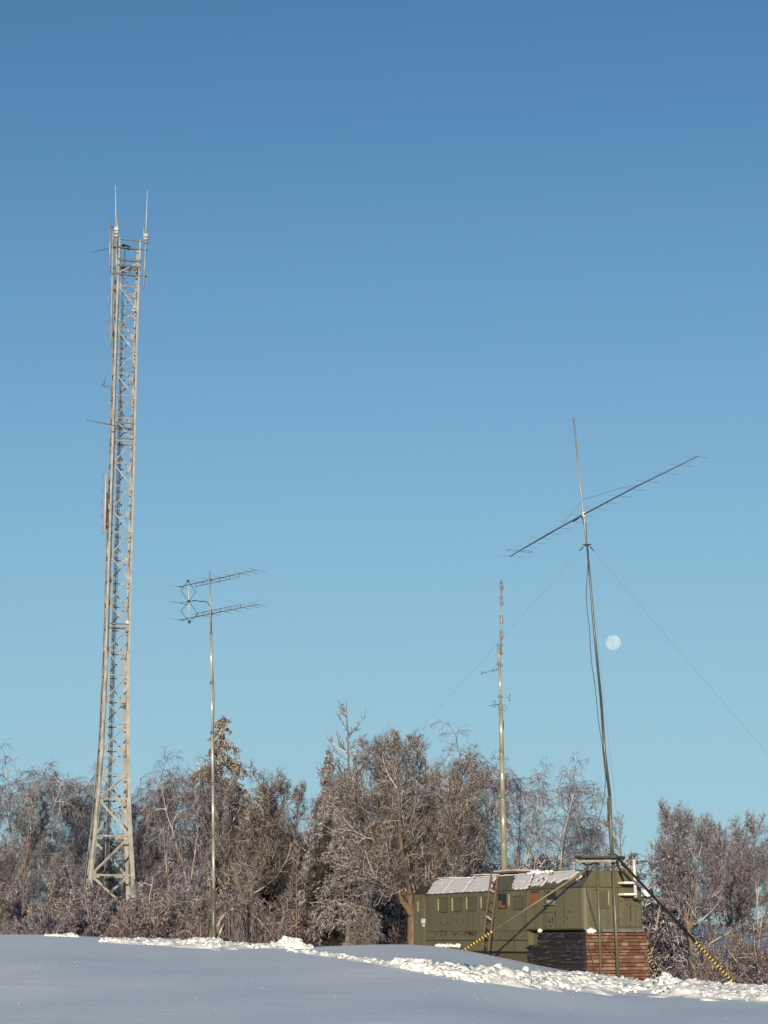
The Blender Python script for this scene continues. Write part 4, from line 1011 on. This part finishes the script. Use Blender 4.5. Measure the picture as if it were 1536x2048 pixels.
def proto_tall(seed, m_tw, m_bk, h=10.0):
    g = np.random.default_rng(seed)
    tr = grow(np.zeros((1, 3)), np.array([[0, 0, 1.]]), np.array([h]), 16, UP, .1, .010, g)
    P, D, t, _ = spawn(tr, 26, .40, .97, 55, 8, g); Lb = (1.05-t)**.5*h*.21*g.uniform(.7, 1.15, len(t)); b1 = grow(P, D, Lb, 7, UP, .16, .05, g)
    P, D, t2, i2 = spawn(b1, 8, .15, 1, 36, 10, g); L2 = Lb[i2]*.3*g.uniform(.5, 1.2, len(t2)); b2 = grow(P, D, L2, 4, UP, .3, .12, g)
    P, D, t3, i3 = spawn(b2, 4, .1, 1, 38, 14, g); b3 = grow(P, D, np.clip(L2[i3]*.4, .08, .35), 2, UP, .2, .15, g)
    return merge('trunk', [tubes(tr, h*.012, h*.0012, 8)], m_bk, True), merge('crown', [tubes(b1, .017, .007, 4), tubes(b2, .009, .0065, 3), tubes(b3, .007, .005, 3)], m_tw)
def proto_spruce(seed, m_tw, m_bk, h=10.0, wide=.26, droop=.35, ragged=.25, low=.06):
    """conifer: whorls of drooping boughs hung with needled sprays"""
    g = np.random.default_rng(seed)
    tr = grow(np.zeros((1, 3)), np.array([[0, 0, 1.]]), np.array([h]), 14, UP, .1, .012, g)
    P, D, t, _ = spawn(tr, 150, low, .985, 80, 8, g); Lb = ((1.0-t)**.8*h*wide+.12)*g.uniform(1-ragged, 1+ragged, len(t))
    b1 = grow(P, D, Lb, 7, DN, droop, .05, g); b1[:, :, 2] += (np.linspace(0, 1, 8)**3)[None]*(Lb*.14)[:, None]
    P, D, t2, i2 = spawn(b1, 16, .12, 1, 55, 10, g, flat=.75); L2 = Lb[i2]*.30*(1.2-t2*.6)*g.uniform(.6, 1.2, len(t2))+.05; b2 = grow(P, D, L2, 4, DN, .35, .08, g)
    P, D, t3, i3 = spawn(b2, 12, .05, 1, 50, 12, g, flat=.3); L3 = np.clip(L2[i3]*.35, .06, .25)*g.uniform(.7, 1.3, len(t3)); b3 = grow(P, D, L3, 2, DN, .3, .1, g)
    return merge('trunk', [tubes(tr, h*.016, h*.002, 8)], m_bk, True), merge('crown', [tubes(b1, .022, .010, 4), tubes(b2, .014, .010, 3), tubes(b3, .013, .009, 3)], m_tw)
def proto_shrub(seed, m_tw, m_bk, h=3.0, stems=14, spread=34, up=.1):
    g = np.random.default_rng(seed); a = g.uniform(0, 6.28, stems); s = np.radians(np.abs(g.normal(spread*.6, spread*.5, stems)))
    st = grow(np.stack([np.cos(a)*.15, np.sin(a)*.15, a*0], -1), np.stack([np.sin(s)*np.cos(a), np.sin(s)*np.sin(a), np.cos(s)], -1), g.uniform(.65, 1.1, stems)*h, 8, UP, up, .11, g)
    P, D, t2, i2 = spawn(st, 15, .12, 1, 42, 14, g); L2 = h*.30*(1.15-t2*.7)*g.uniform(.5, 1.2, len(t2)); b2 = grow(P, D, L2, 5, DN, .15, .16, g)
    P, D, t3, i3 = spawn(b2, 12, .1, 1, 42, 15, g); L3 = L2[i3]*.4*g.uniform(.5, 1.3, len(t3)); b3 = grow(P, D, L3, 3, DN, .2, .2, g)
    P, D, t4, i4 = spawn(b3, 3, .1, 1, 42, 15, g); b4 = grow(P, D, np.clip(L3[i4]*.5, .06, .25), 2, DN, .3, .2, g)
    return merge('trunk', [tubes(st, h*.010, h*.003, 6)], m_bk, True), merge('crown', [tubes(b2, .014, .008, 3), tubes(b3, .010, .0075, 3), tubes(b4, .009, .007, 3)], m_tw)
def proto_arch(seed, m_tw, m_bk):
    """young birch bent to the ground by ice: built about 2.3 m high, tip towards +x"""
    g = np.random.default_rng(seed); th = np.linspace(0, 1, 15)
    X = np.interp(th, [0, .15, .4, .6, .8, 1], [-1.0, -.75, .1, 1.2, 2.3, 2.9]); Z = np.interp(th, [0, .15, .4, .6, .8, 1], [0, 1.3, 2.35, 2.15, 1.2, .35])
    st = np.stack([X, np.zeros(15), Z], -1)[None]; st = np.concatenate([st, st*np.array([.82, 1, .85])+np.array([.1, .25, 0])]); k = 5
    for _ in range(3): st[:, 1:-1] = (st[:, :-2]+st[:, 2:]+st[:, 1:-1]*2)/4
    P, D, t2, i2 = spawn(st, 170, .22, 1, 60, 15, g); L2 = g.uniform(.4, 1.9, len(t2)); b2 = grow(P, D, L2, 7, DN, .6, .17, g); b2[..., 2] = np.maximum(b2[..., 2], .02)
    P, D, t3, i3 = spawn(b2, 9, .05, 1, 20, 8, g); b3 = grow(P, D, L2[i3]*.35, 4, DN, .7, .07, g)
    P, D, t4, i4 = spawn(b3, 4, .1, 1, 30, 12, g); b4 = grow(P, D, L2[i3][i4]*.16, 2, DN, .5, .12, g)
    return merge('trunk', [tubes(st, .075, .03, 7)], m_bk, True), merge('crown', [tubes(b2, .010, .006, 3), tubes(b3, .0075, .005, 3), tubes(b4, .006, .0045, 3)], m_tw)

PR = dict(
    round1=(proto_round(1, M['twig_brown'], M['bark_brown'], 4, spread=50), 10), round2=(proto_round(2, M['twig_birch'], M['bark_grey'], 5, spread=58, tf=.33), 10),
    round3=(proto_round(9, M['twig_pale'], M['bark_brown'], 5, spread=70, tf=.15), 10),
    birch1=(proto_birch(3, M['twig_birch'], M['bark_birch'], wind=(.0, 0)), 10), birch2=(proto_birch(4, M['twig_rust'], M['bark_birch'], wind=(.35, 0), fork=3), 10),
    birch3=(proto_birch(11, M['twig_birch'], M['bark_birch'], wind=(.6, 0), fork=2, droop=.75, dens=.8), 10),
    tall=(proto_tall(5, M['twig_brown'], M['bark_grey']), 10),
    spruce1=(proto_spruce(6, M['needle_ice'], M['bark_brown'], wide=.33, ragged=.42, droop=.45), 10), spruce2=(proto_spruce(7, M['needle'], M['bark_brown'], wide=.24, droop=.5, ragged=.4), 10),
    larch=(proto_spruce(8, M['twig_pale'], M['bark_grey'], wide=.30, droop=.6, ragged=.45, low=.2), 10),
    shrub1=(proto_shrub(12, M['twig_brown'], M['bark_grey']), 3), shrub2=(proto_shrub(13, M['twig_rust'], M['bark_birch'], spread=50), 3), shrub3=(proto_shrub(14, M['twig_birch'], M['bark_birch'], spread=60, up=0), 3),
    arch=(proto_arch(15, M['twig_rust'], M['bark_birch']), 2.4),
    round0=(proto_round(1, M['twig_brown'], M['bark_brown'], 6, spread=56, tf=.15, tk=1.7, dens=1.25, twr=.0078), 10))
def plant(name, kind, px, top, Y, wide, rot, label, cat='tree', group=None):
    (tm, cm), h0 = PR[kind]; p = at(px, top, Y); gz = ground(p.x, Y)-.05
    s = (p.z-gz)/h0/TOPF.get(kind, 1.0)
    r = thing(name, (p.x, Y, gz), label, cat, group); r.rotation_euler = (0, 0, rot); r.scale = (s*wide, s*wide, s)
    link('trunk', tm, r); link('crown', cm, r); return r
TOPF = {}
for k_, ((tm_, cm_), h_) in PR.items():
    co = np.empty(len(cm_.vertices)*3, np.float32); cm_.vertices.foreach_get('co', co); TOPF[k_] = float(np.percentile(co[2::3], 99.93))/h_
print('crown heights', {k: round(v, 2) for k, v in TOPF.items()}, 'faces', sum(len(c.polygons)+len(t.polygons) for (t, c), _ in PR.values()))

LT = [  # name, kind, px, top row, distance, width, turn, label
 ('birch_tree', 'birch1', 40, 1480, 92, 1.0, .5, 'weeping birch with an arched drooping crown at the left edge, left of the lattice tower'),
 ('birch_tree', 'birch2', 135, 1518, 97, 1.0, 2.0, 'purplish weeping birch between the left edge birch and the lattice tower'),
 ('deciduous_tree', 'round3', -30, 1575, 89, 1.1, 1.0, 'low broad bare tree cut off by the left edge of the photo'),
 ('birch_tree', 'birch1', 188, 1560, 104, .8, 3.0, 'thin pale birch seen just left of the lattice tower legs'),
 ('deciduous_tree', 'round2', 305, 1590, 93, .75, 1.1, 'pale twiggy tree right beside the lattice tower'),
 ('birch_tree', 'birch2', 345, 1505, 88, .95, .2, 'brown weeping tree halfway between the lattice tower and the silvery pole'),
 ('spruce_tree', 'spruce1', 440, 1434, 90, .92, 0, 'pointed spruce with sunlit icy top just behind the silvery pole'),
 ('birch_tree', 'birch1', 395, 1500, 86, .8, 4.2, 'drooping bluish birch left of the pointed spruce and the silvery pole'),
 ('deciduous_tree', 'round1', 510, 1532, 88, .95, 2.4, 'rounded dense bare tree just right of the silvery pole'),
 ('deciduous_tree', 'round3', 585, 1552, 91, .72, .9, 'rounded bare tree right of centre between the silvery pole and the tall bare tree'),
 ('larch_tree', 'larch', 652, 1498, 87, .75, 1.0, 'frosted pointed tree just left of the tall bare tree'),
 ('larch_tree', 'larch', 695, 1590, 80, 1.1, 2.0, 'frosted tree with fanned drooping boughs in front of the tall bare tree'),
 ('bare_tree', 'tall', 703, 1402, 92, 1.0, .0, 'tallest slender bare tree poking high above the others near the centre'),
 ('deciduous_tree', 'round0', 826, 1458, 73, 1.0, .3, 'big forked bare tree with thick brown trunk at the left end of the green van'),
 ('frosted_bush', 'shrub3', 42, 1838, 70, 1.1, .4, 'pale frosted bush on the snow crest at the far left edge', 'bush'),
 ('deciduous_tree', 'round3', 750, 1500, 88, .85, 2.2, 'bushy bare tree behind and left of the big forked tree'),
 ('birch_tree', 'birch1', 918, 1454, 90, 1.1, 1.2, 'high weeping birch above the left half of the green van'),
 ('birch_tree', 'birch3', 955, 1510, 94, .85, .0, 'windswept birch with arching limbs just left of the middle mast'),
 ('deciduous_tree', 'round1', 880, 1540, 84, .8, 4.0, 'reddish dense bare tree behind the left roof end of the green van'),
 ('birch_tree', 'birch3', 1035, 1520, 92, .75, .4, 'thin birch with hanging twigs just right of the middle mast'),
 ('birch_tree', 'birch3', 1108, 1514, 88, .85, .0, 'birch with a bright sunlit trunk blown to the right above the van roof'),
 ('birch_tree', 'birch1', 1170, 1575, 94, .8, 2.2, 'small drooping birch just left of the leaning guyed mast'),
 ('bare_tree', 'tall', 1240, 1625, 96, .9, 1.0, 'small faint bare tree just right of the leaning guyed mast'),
 ('deciduous_tree', 'tall', 1300, 1680, 100, .9, 1.9, 'low thin bare tree behind the stove pipe'),
 ('deciduous_tree', 'round2', 1372, 1596, 80, .72, .6, 'upright grey bare tree right of the brick base, behind the long prop'),
 ('bare_tree', 'tall', 1408, 1640, 84, 1.0, 2.6, 'straight thin bare tree among the grey trees at right'),
 ('deciduous_tree', 'round2', 1450, 1622, 84, .75, 5.0, 'bare tree between the grey tree and the right edge birch'),
 ('birch_tree', 'birch2', 1500, 1650, 76, .85, .5, 'icy weeping birch with an orange sunlit trunk near the right edge'),
 ('birch_tree', 'birch1', 1570, 1640, 82, 1.0, 2.5, 'weeping birch cut off by the right edge of the photo'),
 ('spruce_tree', 'spruce2', 650, 1640, 83, 1.1, 2.0, 'dark shaggy conifer low between the dense trees left of the van'),
 ('spruce_tree', 'spruce2', 545, 1610, 92, 1.2, .7, 'dark conifer hidden inside the trees behind the snow heap'),
 ('bent_birch', 'arch', 458, 1778, 68, .9, .1, 'young birch bent over into an arch by ice beside the silvery pole'),
]
for l in LT: plant(*l)
# saplings and shrubs along the edge of the wood: each its own
ORD = 'first second third fourth fifth sixth seventh eighth ninth tenth eleventh twelfth thirteenth fourteenth fifteenth'.split()
def belt(n, x0, x1, y0, y1, t0, t1, kinds, name, label, cat, group, seed, wide=(.8, 1.2)):
    r = random.Random(seed)
    for i in range(n):
        px = x0+(x1-x0)*(i+r.random())/n; plant(name, r.choice(kinds), px, r.uniform(t0, t1), r.uniform(y0, y1), r.uniform(*wide), r.uniform(0, 6.28), label % ORD[i], cat, group)
belt(13, -20, 420, 70, 84, 1748, 1805, ['shrub1', 'shrub2', 'shrub3'], 'shrub', '%s from the left of the icy shrubs around the feet of the lattice tower', 'shrub', 'shrubs below the lattice tower', 1)
belt(9, 60, 430, 68, 72, 1800, 1840, ['shrub3', 'shrub2'], 'shrub', '%s from the left of the low frosted shrubs along the left snow edge', 'shrub', 'low shrubs along the left snow edge', 2)
belt(8, 420, 800, 74, 86, 1765, 1830, ['shrub1', 'shrub2', 'shrub1'], 'shrub', '%s from the left of the brown shrubs between silvery pole and green van', 'shrub', 'shrubs between pole and van', 3)
belt(8, 840, 1280, 80, 92, 1700, 1745, ['shrub1', 'shrub3'], 'shrub', '%s from the left of the twiggy shrubs showing over the van roof', 'shrub', 'shrubs behind the van', 4)
belt(5, 1380, 1560, 70, 80, 1820, 1890, ['shrub1', 'shrub2'], 'shrub', '%s from the left of the icy shrubs right of the brick base', 'shrub', 'shrubs right of the brick base', 5, (.5, .8))
belt(8, -40, 560, 104, 118, 1640, 1720, ['round1', 'round3', 'birch2', 'spruce2'], 'back_tree', '%s from the left of the dim back row trees behind the lattice tower', 'tree', 'back row of the wood at left', 6, (.9, 1.3))
belt(7, 560, 960, 102, 116, 1620, 1690, ['round1', 'round3', 'spruce2'], 'back_tree', '%s from the left of the dim back row trees left of the middle mast', 'tree', 'back row of the wood in the middle', 7, (.9, 1.3))
belt(7, 0, 800, 76, 90, 1640, 1740, ['birch3', 'tall'], 'sapling', '%s from the left of the slim saplings standing before the wood', 'sapling', 'saplings in front of the wood', 9, (.5, .8))
